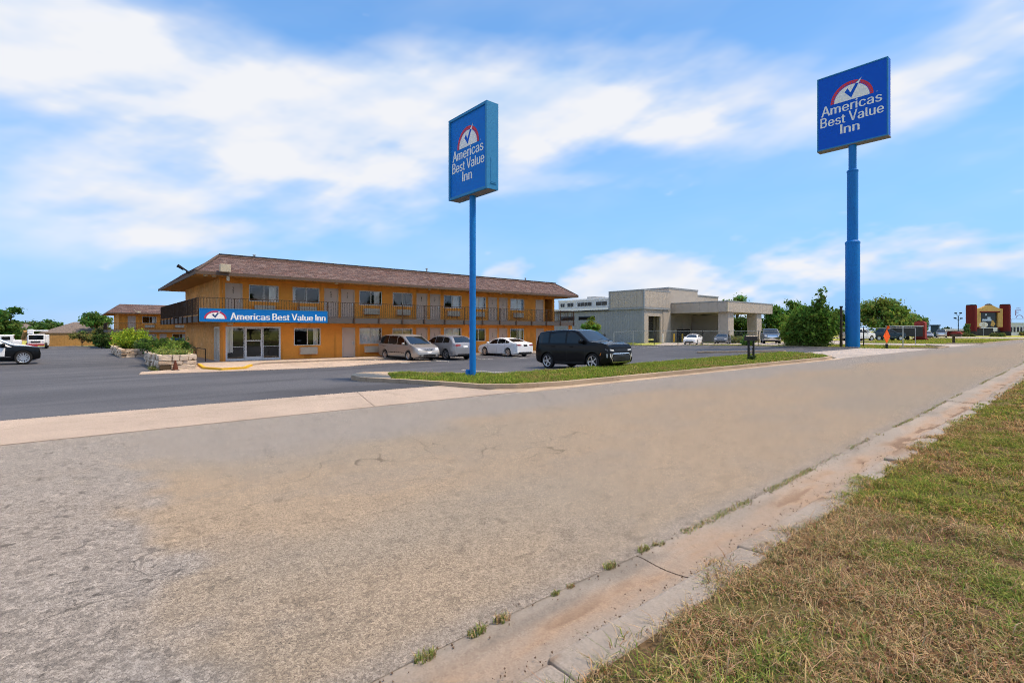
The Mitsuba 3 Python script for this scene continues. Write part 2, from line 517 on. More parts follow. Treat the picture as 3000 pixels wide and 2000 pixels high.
scene['m_chrome'] = {'type': 'twosided', 'b': {'type': 'principled', 'base_color': rgb((0.78, 0.79, 0.80)), 'roughness': 0.14, 'metallic': 1.0}}
scene['m_rim'] = {'type': 'twosided', 'b': {'type': 'principled', 'base_color': rgb((0.66, 0.67, 0.69)), 'roughness': 0.28, 'metallic': 0.85}}
scene['m_galv'] = {'type': 'twosided', 'b': {'type': 'principled', 'base_color': rgb((0.42, 0.43, 0.43)), 'roughness': 0.45, 'metallic': 0.5}}
scene['m_car_glass'] = {'type': 'twosided', 'b': {'type': 'plastic', 'diffuse_reflectance': rgb((0.004, 0.005, 0.006)), 'int_ior': 1.5}}
scene['m_windscreen'] = {'type': 'twosided', 'b': {'type': 'plastic', 'diffuse_reflectance': rgb((0.014, 0.018, 0.02)), 'int_ior': 1.95}}
scene['m_lamp_glass'] = {'type': 'twosided', 'b': {'type': 'principled', 'base_color': rgb((0.55, 0.57, 0.59)), 'roughness': 0.08, 'specular': 0.7, 'clearcoat': 1.0}}
scene['m_tail'] = {'type': 'twosided', 'b': {'type': 'principled', 'base_color': rgb((0.20, 0.008, 0.012)), 'roughness': 0.12, 'specular': 0.6, 'clearcoat': 1.0}}
matte('m_amber', (0.60, 0.17, 0.02), 0.3)
matte('m_orange_cloth', (0.95, 0.12, 0.01), 0.7)
matte('m_dark_red', (0.125, 0.012, 0.012), 0.85)
matte('m_brick_red', (0.25, 0.04, 0.036), 0.85)
matte('m_marquee', (0.56, 0.36, 0.12), 0.8)
scene['m_screen'] = {'type': 'twosided', 'b': {'type': 'principled', 'base_color': rgb((0.012, 0.02, 0.03)), 'roughness': 0.15, 'specular': 0.5}}
matte('m_faded_letter', (0.36, 0.30, 0.40), 0.7)
matte('m_pale_sign', (0.50, 0.62, 0.80), 0.6)
matte('m_far_wall', (0.58, 0.60, 0.62), 0.8)
matte('m_house_roof', (0.17, 0.14, 0.125), 0.95)
matte('m_brick', (0.36, 0.22, 0.15), 0.9)
matte('m_navy', (0.02, 0.045, 0.075), 0.6)
matte('m_vend', (0.012, 0.11, 0.36), 0.4)
paint('p_black', (0.004, 0.0045, 0.006), 0.12, 0.0, 0.45)
paint('p_silverbeige', (0.40, 0.382, 0.36), 0.28, 0.55)
paint('p_silver', (0.33, 0.33, 0.345), 0.3, 0.5)
paint('p_white', (0.78, 0.79, 0.80), 0.35)
paint('p_grey', (0.13, 0.14, 0.155), 0.3, 0.4)
paint('p_slate', (0.085, 0.10, 0.12), 0.3, 0.3)
paint('p_red', (0.32, 0.02, 0.02), 0.4)
# ------------------------------------------------------------------ the ground
def grid_mesh(xs, ys, dz):
    X, Y = np.meshgrid(xs, ys, indexing='ij')
    v = np.column_stack([X.ravel(), Y.ravel(), (H(X, Y) + dz).ravel()])
    nx, ny = len(xs), len(ys)
    i, j = np.meshgrid(np.arange(nx - 1), np.arange(ny - 1), indexing='ij')
    a = (i * ny + j).ravel()
    f = np.vstack([np.column_stack([a, a + ny, a + ny + 1]), np.column_stack([a, a + ny + 1, a + 1])])
    return trimesh.Trimesh(v, f, process=False)


gx = np.unique(np.r_[-3000, -1200, -500, -200, -100, np.arange(-60, 131, 3.0), 160, 200, 300, 600, 1200, 3000])
gy = np.unique(np.r_[-3000, -1000, -300, -100, -40, -20, -8, np.arange(-4, 61, 3.0), 70, 80, 92, 120, 200, 400, 900, 3000])
struct('ground', grid_mesh(gx, gy, -0.07), 'm_lawn')

def road_edge(x):
    return 2.12 + 0.018 * np.sin(x * 0.9) + 0.0185 * np.clip(x, -12, 60)


ex_ = np.r_[-120, np.arange(-12, 60, 0.6), 60, 250]
ew_ = road_edge(ex_) + 0.02 * np.sin(ex_ * 5.3) + 0.015 * np.sin(ex_ * 11.7) + 0.02
struct('road', flat(Polygon([(250, 10.12), (-120, 10.12), *zip(ex_, ew_)]), 3.0), 'm_road')

ISL = Polygon([(7.35, 17.3), (7.2, 16.2), (7.75, 14.3), (8.15, 12.2), (8.4, 11.3), (9.2, 10.6), (10.8, 10.25), (20, 10.22), (31.7, 10.2), (33.6, 10.5), (35, 11.4), (37.5, 13.6), (39.6, 15.7),
               (30.8, 15.0), (21.4, 14.4), (13.5, 14.1), (11.5, 13.9), (9.8, 16.6), (8.9, 18.0), (8.0, 18.1)])
ISL = ISL.buffer(0.4).buffer(-0.8).buffer(0.4)
lot = sbox(-70, 12.75, 55.4, 113).difference(sbox(6.7, 35, 36.6, 49)).difference(sbox(33.0, 10, 55.4, 14.6)).difference(ISL.buffer(-0.3))
struct('parking_lot', drape(lot, 0.003, 2.5), 'm_lot')

# the concrete aprons between the road and the lot
rng = np.random.default_rng(5)


def slabs(parent, poly, cuts, dz, mat, thick=None, name='slab'):
    """concrete poured in slabs, with open joints between them"""
    gaps = unary_union([LineString(c).buffer(0.008) for c in cuts]) if cuts else Polygon()
    q = poly.difference(gaps)
    for g in getattr(q, 'geoms', [q]):
        if g.area > 0.02:
            if thick:
                m = extrude(g, thick)
                m.vertices[:, 2] += H(m.vertices[:, 0], m.vertices[:, 1]) + dz - thick
            else:
                m = drape(g, dz, 2.0)
            part(parent, name, m, mat)


def holder(name, label=None):
    k = fresh(name)
    labels[k] = {'kind': 'structure'}
    if label:
        labels[k]['label'] = label
    return k


struct('apron_bed', drape(sbox(-60, 10.0, 34.2, 12.9), -0.02, 3.0), 'm_plain_soil')
ap = holder('driveway_apron', 'pinkish concrete apron between the street and the dark parking lot')
edge = [(8.35, 10.05)]
apron = Polygon([(-60, 10.05), (8.8, 10.05), (8.6, 10.45), (8.4, 11.3), (8.05, 12.6), (5.3, 12.74), (1.5, 12.72), (-1.0, 12.76), (-60, 12.76)])
slabs(ap, apron, [[(x, 9), (x + 0.05, 14)] for x in (-40, -28, -16, -8.5, -3.2)] + [[(4.6, 9.4), (5.75, 13.3)]], 0.012, 'm_apron', 0.1)
dv = holder('side_driveway', 'pale concrete driveway entrance near the tall sign')
drive = Polygon([(32.0, 10.05), (58.5, 10.05), (56.8, 11.6), (55.4, 13.2), (55.4, 15.0), (41.0, 15.0), (39.0, 14.4), (36.5, 12.2), (34.6, 10.6)])
slabs(dv, drive, [[(x, 9), (x, 16)] for x in (38.5, 43, 48, 52.5)] + [[(30, 12.7), (56, 12.7)]], 0.012, 'm_drive', 0.1)

# the gutter and kerb along the near side
gut = holder('gutter', 'stained concrete gutter with reddish soil along the near side of the street')
for i in range(38):
    x0, x1 = -12.2 + i * 3.05, -12.2 + (i + 1) * 3.05 - 0.007
    xs, ys = np.linspace(x0, x1, 8), np.array([0, 0.15, 0.3, 0.45, 0.6, 0.82, 1.0])
    ya = 1.70 + 0.0115 * np.clip(xs, -12, 60)
    yb = road_edge(xs) + 0.05
    X = np.repeat(xs[:, None], 7, 1)
    Y = ya[:, None] * (1 - ys) + yb[:, None] * ys
    Z = -0.020 * np.sin(np.pi * np.clip(ys * 1.22, 0, 1))[None, :] - 0.0015 + 0 * X + rng.uniform(-0.003, 0.003)
    v = np.column_stack([X.ravel(), Y.ravel(), Z.ravel()])
    a = (np.arange(7)[:, None] * 7 + np.arange(6)[None, :]).ravel()
    f = np.vstack([np.column_stack([a, a + 7, a + 8]), np.column_stack([a, a + 8, a + 1])])
    part(gut, 'slab', trimesh.Trimesh(v, f, process=False), 'm_gutter', smooth=True)
struct('gutter_bed', flat(sbox(-20, 1.2, 110, 3.2), 10), 'm_plain_soil')
scene['gutter_bed']['to_world'] = T().translate([0, 0, -0.035])
nk = holder('near_kerb', 'low broken concrete kerb half buried in the dry grass verge')
for i in range(46):
    x0 = -10 + i * 1.95
    x1 = x0 + 1.955 - (rng.uniform(0.03, 0.16) if i % 5 == 3 else 0.010)
    ym = 1.60 + 0.0115 * np.clip((x0 + x1) / 2, -12, 60)
    w = 0.10
    m = rbox(x0, x1, ym - w, ym + 0.11, -0.16, 0.042 + rng.uniform(-0.008, 0.008), 0.022, 8)
    m = m.subdivide().subdivide()
    m.vertices += (meshkit.fbm(m.vertices * [6, 9, 9], 3, seed=2)[:, None] - 0.5) * [0.015, 0.022, 0.02]
    ang = rng.uniform(-0.008, 0.008)
    c = m.vertices.mean(0)
    m.apply_transform(trimesh.transformations.rotation_matrix(ang, [0, 0, 1], c))
    part(nk, 'kerb_block', m, 'm_gutter', smooth=40)


def verge_h(x, y):
    """the grass bank beyond the near kerb"""
    e = 1.64 + 0.0115 * np.clip(x, -12, 60)
    t = np.clip((e - y) / 0.8, 0, 1)
    return 0.018 + 0.06 * t + 0.05 * (meshkit.fbm(np.stack([x * 0.8, y * 0.8, 0 * x], -1), 3, seed=4) - 0.5) * t


xs, ys = np.r_[np.arange(-15, 40, 0.35), np.arange(40, 121, 2.0)], np.arange(-14, 2.0, 0.25)
X, Y = np.meshgrid(xs, ys, indexing='ij')
Y = Y + (0.0115 * np.clip(X, -12, 60)) * np.clip((Y + 3) / 4, 0, 1) - 0.17
v = np.column_stack([X.ravel(), Y.ravel(), verge_h(X, Y).ravel()])
ny = len(ys)
a = (np.arange(len(xs) - 1)[:, None] * ny + np.arange(ny - 1)[None, :]).ravel()
struct('verge', trimesh.Trimesh(v, np.vstack([np.column_stack([a, a + ny, a + ny + 1]), np.column_stack([a, a + ny + 1, a + 1])]), process=False), 'm_soil', smooth=True)

# the island with its kerb
isl = holder('traffic_island', 'long grassed island with a concrete kerb beside the street')
inner = ISL.buffer(-0.17)
ring = ISL.difference(inner)
cuts = [LineString([(x, 9.5), (x, 11.2)]).buffer(0.007) for x in np.arange(9.9, 33, 3.05)] + [LineString([(x, 13.2), (x + 0.2, 15.4)]).buffer(0.007) for x in np.arange(12.5, 38, 3.05)]
cuts += [LineString([(6.5, y), (8.9, y + 0.3)]).buffer(0.007) for y in (11.7, 14.4)]
ring = ring.difference(unary_union(cuts))
for g in ring.geoms:
    m = extrude(g, 0.56)
    z = m.vertices[:, 2] > 0.3
    m.vertices[:, 2] = np.where(z, 0.135, -0.42)
    zt = np.where(m.vertices[:, 1] > 12.6, np.maximum(H(0, m.vertices[:, 1]) + 0.125, 0.06), 0.135)
    m.vertices[:, 2] = np.where(z, zt, m.vertices[:, 2])
    part(isl, 'kerb_block', m, 'm_kerb')
nose = inner.intersection(Polygon([(6, 20), (6, 14.6), (7.9, 15.3), (8.6, 17.0), (10.0, 17.2), (10, 20)]))
turf = inner.difference(nose)
m = drape(nose, 0, 0.8)
m.vertices[:, 2] = np.maximum(H(0, m.vertices[:, 1]) + 0.125, 0.06) - 0.006
part(isl, 'concrete_nose', m, 'm_kerb')
m = drape(turf, 0, 0.6)


def turf_h(x, y):
    return np.where(y > 12.6, np.maximum(H(0 * x, y) + 0.125, 0.06), 0.135) - 0.02


m.vertices[:, 2] = turf_h(m.vertices[:, 0], m.vertices[:, 1])
part(isl, 'soil', m, 'm_soil')
pan = holder('far_gutter', 'tan concrete gutter pan below the island kerb')
slabs(pan, Polygon([(8.8, 9.86), (33.5, 9.86), (33.5, 10.5), (8.5, 10.9)]).difference(ISL.buffer(0.003)), [[(x, 9), (x, 11)] for x in np.arange(9.9, 33, 3.05)], 0.008, 'm_kerb', 0.08)

# painted lines on the lot
ln = holder('parking_lines')
for a_, b_ in (((11.7, 14.33), (21.4, 14.86)), ((21.4, 14.86), (31.0, 15.5))):
    part(ln, 'edge_line', drape(LineString([a_, b_]).buffer(0.06, cap_style='flat'), 0.009, 1.0), 'm_line')
for a_, b_ in (((13.0, 18.6), (13.15, 15.2)),):
    part(ln, 'bay_line', drape(LineString([a_, b_]).buffer(0.05, cap_style='flat'), 0.009, 1.0), 'm_line')
for x in (15.4, 18.3, 21.9, 25.0, 28.2, 31.4):
    part(ln, 'bay_line', drape(LineString([(x, 27.6), (x, 32.4)]).buffer(0.05, cap_style='flat'), 0.009, 1.0), 'm_line')
for y in (35.6, 38.4, 41.3):
    part(ln, 'bay_line', drape(LineString([(50.2, y), (55.0, y)]).buffer(0.05, cap_style='flat'), 0.009, 1.0), 'm_line')

# kerbs along the far edge of the lot, a second island
fk = holder('far_kerb', 'low concrete kerb along the far edge of the parking lot')
for i in range(15):
    y0 = 15.2 + i * 3.05
    m = box(55.4, 55.56, y0, y0 + 3.03, -0.5, 0)
    m.vertices[:, 2] = np.where(m.vertices[:, 2] > -0.2, H(55, m.vertices[:, 1]) + 0.10, -0.7)
    part(fk, 'kerb_block', m, 'm_kerb')
i2 = holder('lot_island', 'small kerbed island at the right of the parking lot')
p = Polygon([(38.9, 21.9), (39.1, 21.0), (43.0, 16.9), (43.6, 17.1), (43.4, 18.2), (40.0, 22.0)]).buffer(0.15)
m = extrude(p.difference(p.buffer(-0.16)), 0.4)
m.vertices[:, 2] = np.where(m.vertices[:, 2] > 0.2, H(40, m.vertices[:, 1]) + 0.12, -0.5)
part(i2, 'kerb_block', m, 'm_kerb')
part(i2, 'soil', drape(p.buffer(-0.16), 0.09, 1), 'm_soil')

# the grassed strips and drives beyond
struct('far_drive', drape(Polygon([(60.2, 24.5), (74, 24.5), (100, 24.5), (100, 36.5), (78, 37.5), (74, 47.5), (60.2, 40.5)]), -0.02, 4), 'm_drive')
struct('second_driveway', drape(Polygon([(65.5, 10.0), (85.0, 10.0), (81, 13.0), (80, 24.6), (71, 24.6), (70.5, 13.0)]), -0.01, 4), 'm_drive')
k2 = holder('lawn_kerb', 'pale kerb round the lawns right of the tall sign')
for (a_, b_) in (((59.5, 10.2), (64.5, 10.2)), ((64.5, 10.2), (69.8, 12.8)), ((57.0, 12.4), (59.5, 10.2)), ((81.5, 13.0), (85.5, 10.2)), ((85.5, 10.2), (100, 10.2)), ((100, 10.2), (115, 10.2)), ((115, 10.2), (130, 10.2))):
    part(k2, 'kerb_block', beam((*a_, 0.02), (*b_, 0.02), 0.18, 0.2), 'm_kerb')
struct('far_road', drape(sbox(150, 2, 175, 200), 0.012, 20), 'm_drive')

# ------------------------------------------------------------------ the motel
FLOOR = -0.25
walk = holder('motel_walk', 'tan concrete walk along the front of the orange motel')
wk = Polygon([(2.2, 28.4), (5.2, 27.9), (9.2, 27.3), (11.5, 27.4), (14.0, 28.5), (17.6, 28.7), (17.6, 30.0), (12.0, 33.5), (36.9, 33.2), (36.9, 35.0), (4.9, 35.0), (4.9, 31.3), (2.4, 29.9)])
slabs(walk, wk, [[(x, 26), (x, 36)] for x in np.arange(7.9, 37, 3.0)], 0.03, 'm_walk', 0.12)
wk2 = Polygon([(5.35, 33.4), (5.1, 30.2), (5.6, 28.75), (6.6, 28.95), (7.4, 31.0), (8.4, 32.4), (36.8, 33.3), (36.8, 35.02), (5.2, 35.02)])
m = extrude(wk2, 0.3)
m.vertices[:, 2] = np.where(m.vertices[:, 2] > 0.1, FLOOR, -0.6)
part(walk, 'raised_walk', m, 'm_walk')
m = extrude(Polygon([(4.85, 35.02), (6.75, 35.02), (6.75, 49), (4.85, 49)]), 0.3)
m.vertices[:, 2] += FLOOR - 0.3
part(walk, 'side_walk', m, 'm_walk')
yk = LineString([(5.32, 33.3), (5.04, 30.2), (5.56, 28.70), (6.62, 28.90), (7.45, 31.0)])
m = extrude(yk.buffer(0.07, cap_style='flat'), 0.3)
m.vertices[:, 2] = np.where(m.vertices[:, 2] > 0.1, FLOOR + 0.006, -0.6)
part(walk, 'yellow_kerb', m, 'm_yellow', label='worn yellow painted kerb on the corner of the walk')

MX0, MX1, MY0, MY1 = 6.69, 35.35, 35.0, 47.8


def wall_front(parent, x0, x1, z0, z1, y, openings, mat, t=0.15):
    p = sbox(x0, z0, x1, z1).difference(unary_union([sbox(a, b, c, d) for a, b, c, d in openings])) if openings else sbox(x0, z0, x1, z1)
    m = front(extrude(p, t), 0, y + t, 0)
    return part(parent, 'wall', m, mat)


def curtain_mesh(w, h, amp=0.03, pitch=0.11):
    n = max(int(w / pitch * 6), 6)
    x = np.linspace(0, w, n)
    y = amp * np.sin(x / pitch * 2 * np.pi) + 0.008 * np.sin(x * 17)
    v = np.vstack([np.column_stack([x, y, np.zeros(n)]), np.column_stack([x, y * 0.8, np.full(n, h)])])
    a = np.arange(n - 1)
    f = np.vstack([np.column_stack([a, a + 1, a + 1 + n]), np.column_stack([a, a + 1 + n, a + n])])
    return trimesh.Trimesh(v, f, process=False)


def frame_mesh(x0, x1, z0, z1, y, w=0.05, d=0.06, mull=(), bars=()):
    """window frame, facing -Y; outer face at y"""
    p = sbox(x0, z0, x1, z1).difference(sbox(x0 + w, z0 + w, x1 - w, z1 - w))
    for m_ in mull:
        p = p.union(sbox(m_ - w * 0.45, z0, m_ + w * 0.45, z1))
    for b_ in bars:
        p = p.union(sbox(x0, b_ - w * 0.4, x1, b_ + w * 0.4))
    return front(extrude(p, d), 0, y + d, 0)


def pane_mesh(x0, x1, z0, z1, y):
    return trimesh.Trimesh([(x0, y, z0), (x1, y, z0), (x1, y, z1), (x0, y, z1)], [(0, 1, 2), (0, 2, 3)], process=False)


def window(parent, x0, x1, z0, z1, y, curtains, cm='m_curtain', tint=0.0):
    w = part(parent, 'window', frame_mesh(x0, x1, z0, z1, y - 0.02, mull=((x0 + x1) / 2,)), 'm_frame')
    xm = (x0 + x1) / 2
    part(w, 'pane', pane_mesh(x0 + 0.04, xm - 0.015, z0 + 0.04, z1 - 0.04, y + 0.02), 'm_glass')
    part(w, 'pane', pane_mesh(xm + 0.015, x1 - 0.04, z0 + 0.04, z1 - 0.04, y + 0.035), 'm_glass')
    for a, b in curtains:
        c = curtain_mesh((b - a) * (x1 - x0), z1 - z0 + 0.1)
        c.apply_translation((x0 + a * (x1 - x0), y + 0.30, z0 - 0.05))
        part(w, 'curtain', c, cm)
    return w


def ac_unit(parent, x0, x1, z0, z1, y, dep=0.22):
    k = part(parent, 'air_conditioner', cat_([rbox(x0, x1, y - dep, y + 0.02, z0, z1, 0.015)]), 'm_ac')
    slats = [box(x0 + 0.05, x1 - 0.05, y - dep - 0.012, y - dep + 0.002, z0 + 0.04 + i * (z1 - z0 - 0.08) / 7, z0 + 0.055 + i * (z1 - z0 - 0.08) / 7) for i in range(8)]
    part(k, 'grille', cat_(slats), 'm_beige')


def digits(txt, x, z, y, h=0.11):
    ms = []
    for i, ch in enumerate(txt):
        t = meshkit.text_mesh(ch, h, 0.006, bold=True)
        t.apply_translation((-t.bounds[:, 0].mean(), -i * h * 1.28, 0))
        ms.append(t)
    return front(cat_(ms), x, y, z)


def door(parent, x0, x1, z0, z1, y, num=None, hinge_right=True, numz=None, lock=True):
    w = 0.06
    p = sbox(x0, z0, x1, z1).difference(sbox(x0 + w, z0 - 1, x1 - w, z1 - w))
    k = part(parent, 'door', rbox(x0 + w, x1 - w, y + 0.035, y + 0.075, z0 + 0.01, z1 - w, 0.006), 'm_door')
    part(k, 'frame', front(extrude(p, 0.08), 0, y + 0.06, 0), 'm_trim')
    kx = x0 + w + 0.09 if hinge_right else x1 - w - 0.09
    hw = [lathe([(0, 0), (0.035, 0), (0.035, 0.05), (0.025, 0.07), (0, 0.07)], 12, (0, -1, 0), (kx, y + 0.035, z0 + 0.98))]
    if lock:
        hw.append(rbox(kx - 0.035, kx + 0.035, y + 0.005, y + 0.036, z0 + 0.88, z0 + 1.12, 0.01))
    part(k, 'lock', cat_(hw), 'm_alu')
    if num:
        part(k, 'number', digits(num, (x0 + x1) / 2 - 0.02, numz if numz else z0 + 1.72, y + 0.034), 'm_rail')


motel = thing('motel', 'long two storey orange motel with brown shingle roof and upper walkway', 'motel')
UF = 2.47
up_doors = [(6.96, 7.91, '201', False), (13.00, 13.98, '204', True), (14.19, 15.16, '205', False), (20.18, 21.14, '208', True), (21.39, 22.34, '209', False), (27.25, 28.2, '212', True), (28.46, 29.4, '213', False), (32.86, 33.86, None, False)]
up_wins = [(8.28, 10.03, [(0.72, 0.98)]), (10.91, 12.66, [(0.02, 0.16)]), (15.52, 17.27, [(0.72, 0.98)]), (18.15, 19.8, [(0.02, 0.1)]), (22.68, 24.4, [(0.55, 0.98)]), (25.4, 26.97, [(0.02, 0.98)]), (29.75, 31.4, [(0.02, 0.98)])]
g_doors = [(14.25, 15.2, None, False, 0), (20.16, 21.14, '108', True, 0), (21.39, 22.36, '109', False, 0), (27.3, 28.22, '112', True, 0), (28.46, 29.38, '113', False, 0), (32.9, 33.9, None, False, 0)]
g_wins = [(10.99, 12.74, 0.63, 1.79, [(0.78, 0.97)], 'm_curtain'), (15.53, 17.25, 0.66, 1.82, [(0.02, 0.98)], 'm_curtain'), (18.13, 19.82, 0.66, 1.80, [(0.02, 0.98)], 'm_tan_curtain'),
          (22.69, 24.4, 0.68, 1.84, [(0.02, 0.98)], 'm_curtain'), (25.4, 26.92, 0.72, 1.81, [], 'm_curtain'), (29.72, 31.38, 0.72, 1.82, [(0.78, 0.98)], 'm_curtain')]
op = [(a, UF - 0.02, b, 4.53) for a, b, *_ in up_doors] + [(a, 3.46, b, 4.50) for a, b, _ in up_wins] + [(34.08, UF - 0.02, 35.1, 4.66)]
op += [(a, -0.7, b, 1.84) for a, b, *_ in g_doors] + [(a, z0, b, z1) for a, b, z0, z1, *_ in g_wins] + [(6.98, -0.7, 10.16, 1.88)]
wall_front(motel, MX0, MX1, -0.7, 4.86, MY0, op, 'm_orange')
# side wall with a narrow glazed opening beside the corner, plywood seams, corner board
p = sbox(-MY1, -0.7, -MY0, 4.86).difference(sbox(-36.6, FLOOR - 0.02, -35.12, 1.86))
seams = unary_union([sbox(-y - 0.012, 2.2, -y + 0.012, 4.9) for y in (37.45, 39.9, 42.3, 44.8)])
m = side(extrude(p.difference(seams), 0.15), MX0 + 0.15, 0, 0)
part(motel, 'side_wall', m, 'm_siding', label='weathered plywood end wall in brownish orange')
part(motel, 'seam_backing', box(MX0 + 0.02, MX0 + 0.05, 37, 45.3, 2.3, 4.8), 'm_rail')
part(motel, 'back_wall', box(MX0, MX1, MY1 - 0.15, MY1, -0.7, 4.86), 'm_orange')
part(motel, 'end_wall', box(MX1 - 0.15, MX1 + 0.002, MY0 + 0.153, MY1 - 0.153, -0.7, 4.86), 'm_orange')
part(motel, 'corner_board', box(MX0 - 0.02, MX0 + 0.10, MY0 - 0.022, MY0 + 0.14, UF, 4.84), 'm_orange')
# rooms behind the glass
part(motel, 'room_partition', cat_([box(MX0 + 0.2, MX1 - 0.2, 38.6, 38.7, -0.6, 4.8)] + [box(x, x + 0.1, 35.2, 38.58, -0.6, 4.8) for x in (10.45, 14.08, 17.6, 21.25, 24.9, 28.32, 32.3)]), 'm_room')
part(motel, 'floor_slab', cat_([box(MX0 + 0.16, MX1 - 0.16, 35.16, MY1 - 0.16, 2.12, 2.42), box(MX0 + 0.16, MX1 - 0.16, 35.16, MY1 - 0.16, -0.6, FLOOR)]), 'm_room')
for x0, x1, num, hr in up_doors:
    door(motel, x0, x1, UF, 4.53, MY0, num, hr)
for x0, x1, cu in up_wins:
    window(motel, x0, x1, 3.46, 4.50, MY0, cu)
    ac_unit(motel, x0 + 0.30, x1 - 0.25, 2.80, 3.22, MY0)
for x0, x1, num, hr, _ in g_doors:
    door(motel, x0, x1, FLOOR + 0.01, 1.84, MY0, num, hr, FLOOR + 1.55)
for x0, x1, z0, z1, cu, cm in g_wins:
    window(motel, x0, x1, z0, z1, MY0, cu, cm)
for x0, x1, z0, z1 in ((11.36, 12.48, 0.04, 0.52), (15.88, 17.0, 0.04, 0.5), (18.5, 19.6, 0.05, 0.5), (22.95, 24.05, 0.05, 0.5), (29.95, 31.1, 0.05, 0.5)):
    ac_unit(motel, x0, x1, z0, z1, MY0)
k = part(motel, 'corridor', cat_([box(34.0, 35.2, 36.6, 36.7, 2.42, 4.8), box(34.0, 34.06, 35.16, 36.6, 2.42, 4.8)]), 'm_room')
# the entrance: two side lights and a glazed door
ex0, ex1, em0, em1, ez = 6.98, 10.16, 8.06, 9.06, 1.88
k = part(motel, 'entrance', frame_mesh(ex0, ex1, FLOOR + 0.01, ez, MY0 - 0.02, 0.06, 0.08), 'm_alu')
for (a, b, n_) in ((ex0 + 0.06, em0 - 0.03, 0), (em1 + 0.03, ex1 - 0.06, 1)):
    part(k, 'side_light', cat_([frame_mesh(a, b, FLOOR + 0.10, ez - 0.065, MY0 - 0.01, 0.04, 0.06, bars=(0.62,)), box(a, b, MY0 - 0.012, MY0 + 0.05, FLOOR + 0.012, FLOOR + 0.1)]), 'm_alu')
    part(k, 'pane', pane_mesh(a + 0.03, b - 0.03, FLOOR + 0.13, ez - 0.09, MY0 + 0.025), 'm_glass')
part(k, 'glazed_door', cat_([frame_mesh(em0, em1, FLOOR + 0.02, ez - 0.065, MY0 - 0.03, 0.085, 0.07, bars=(0.98,)), bar((em1 - 0.12, MY0 - 0.10, 0.60), (em1 - 0.12, MY0 - 0.10, 1.0), 0.018), box(em0, em1, MY0 - 0.028, MY0 + 0.03, FLOOR + 0.02, FLOOR + 0.24)]), 'm_alu')
part(k, 'pane', pane_mesh(em0 + 0.06, em1 - 0.06, FLOOR + 0.2, ez - 0.13, MY0 + 0.01), 'm_glass')
c = curtain_mesh(0.42, 1.6, 0.02, 0.15)
c.apply_translation((7.05, MY0 + 0.4, 0.25))
part(k, 'blind', c, 'm_curtain')
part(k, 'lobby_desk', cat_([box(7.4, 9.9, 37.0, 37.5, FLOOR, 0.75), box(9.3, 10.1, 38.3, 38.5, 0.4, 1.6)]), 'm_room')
k = part(motel, 'side_glazing', side(extrude(sbox(-36.6, FLOOR, -35.12, 1.86).difference(unary_union([sbox(-36.6 + 0.10 + i * 0.45, FLOOR + 0.08, -36.6 + 0.10 + i * 0.45 + 0.36, 1.76) for i in range(3)])), 0.06), MX0 + 0.02, 0, 0), 'm_frame')
part(k, 'pane', trimesh.Trimesh([(MX0 + 0.01, 35.15, FLOOR), (MX0 + 0.01, 36.6, FLOOR), (MX0 + 0.01, 36.6, 1.84), (MX0 + 0.01, 35.15, 1.84)], [(0, 1, 2), (0, 2, 3)]), 'm_glass')
part(k, 'blind', box(MX0 + 0.14, MX0 + 0.15, 35.2, 36.5, 0.55, 1.8), 'm_curtain')

# walkway slab, joists' ends, railing
BX0, BX1, BY0, BY1 = 5.30, 36.34, 33.40, 49.6
slabp = sbox(BX0, BY0, BX1, BY1).difference(sbox(MX0, MY0, MX1, BY1 + 1))
m = extrude(slabp, 0.36)
m.apply_translation((0, 0, 2.105))
part(motel, 'walkway', m, 'm_slab', label='dark edged upper walkway slab')
part(motel, 'walkway_soffit', cat_([flat(slabp.buffer(-0.05))]), 'm_soffit')
scene[motel + '__walkway_soffit']['to_world'] = T().translate([0, 0, 2.098])
rl = part(motel, 'railing', cat_([beam((BX0 - 0.02, BY0 - 0.02, 3.49), (BX1, BY0 - 0.02, 3.49), 0.04, 0.035), beam((BX0 - 0.02, BY0, 3.49), (BX0 - 0.02, BY1, 3.49), 0.04, 0.035), beam((BX1, BY0, 3.49), (BX1, 44.0, 3.49), 0.04, 0.035),
                                   beam((BX0 - 0.02, BY0 - 0.02, 2.54), (BX1, BY0 - 0.02, 2.54), 0.03, 0.03), beam((BX0 - 0.02, BY0, 2.54), (BX0 - 0.02, BY1, 2.54), 0.03, 0.03), beam((BX1, BY0, 2.54), (BX1, 44.0, 2.54), 0.03, 0.03)]), 'm_rail')
pk = mikit.ply(box(-0.0115, 0.0115, -0.0115, 0.0115, 2.545, 3.475), 'm_rail')
spots = [(x, BY0 - 0.02) for x in np.linspace(BX0 + 0.1, BX1 - 0.05, 200)] + [(BX0 - 0.02, y) for y in np.linspace(BY0 + 0.15, BY1 - 0.1, 84)] + [(BX1, y) for y in np.linspace(BY0 + 0.2, 40.0, 12)]
for x, y in spots:
    scene[fresh(rl + '__picket')] = {**pk, 'to_world': T().translate([float(x), float(y), 0])}
po = mikit.ply(cat_([box(-0.022, 0.022, -0.022, 0.022, 2.06, 3.47), box(-0.05, 0.05, -0.035, 0.01, 2.09, 2.46)]), 'm_rail')
for x, y in [(x, BY0 - 0.035) for x in np.arange(BX0, BX1 + 0.1, 1.826)] + [(BX0 - 0.03, y) for y in np.arange(BY0 + 1.8, BY1, 1.8)]:
    scene[fresh(rl + '__post')] = {**po, 'to_world': T().translate([float(x), float(y), 0])}
part(motel, 'stair_column', box(36.05, 36.3, 33.55, 33.8, -0.6, 2.1), 'm_orange')
part(motel, 'stair', cat_([box(36.45, 37.5, 36.0 + i * 0.28, 36.28 + i * 0.28, FLOOR + 0.17 * i, FLOOR + 0.17 * (i + 1)) for i in range(15)]), 'm_slab')

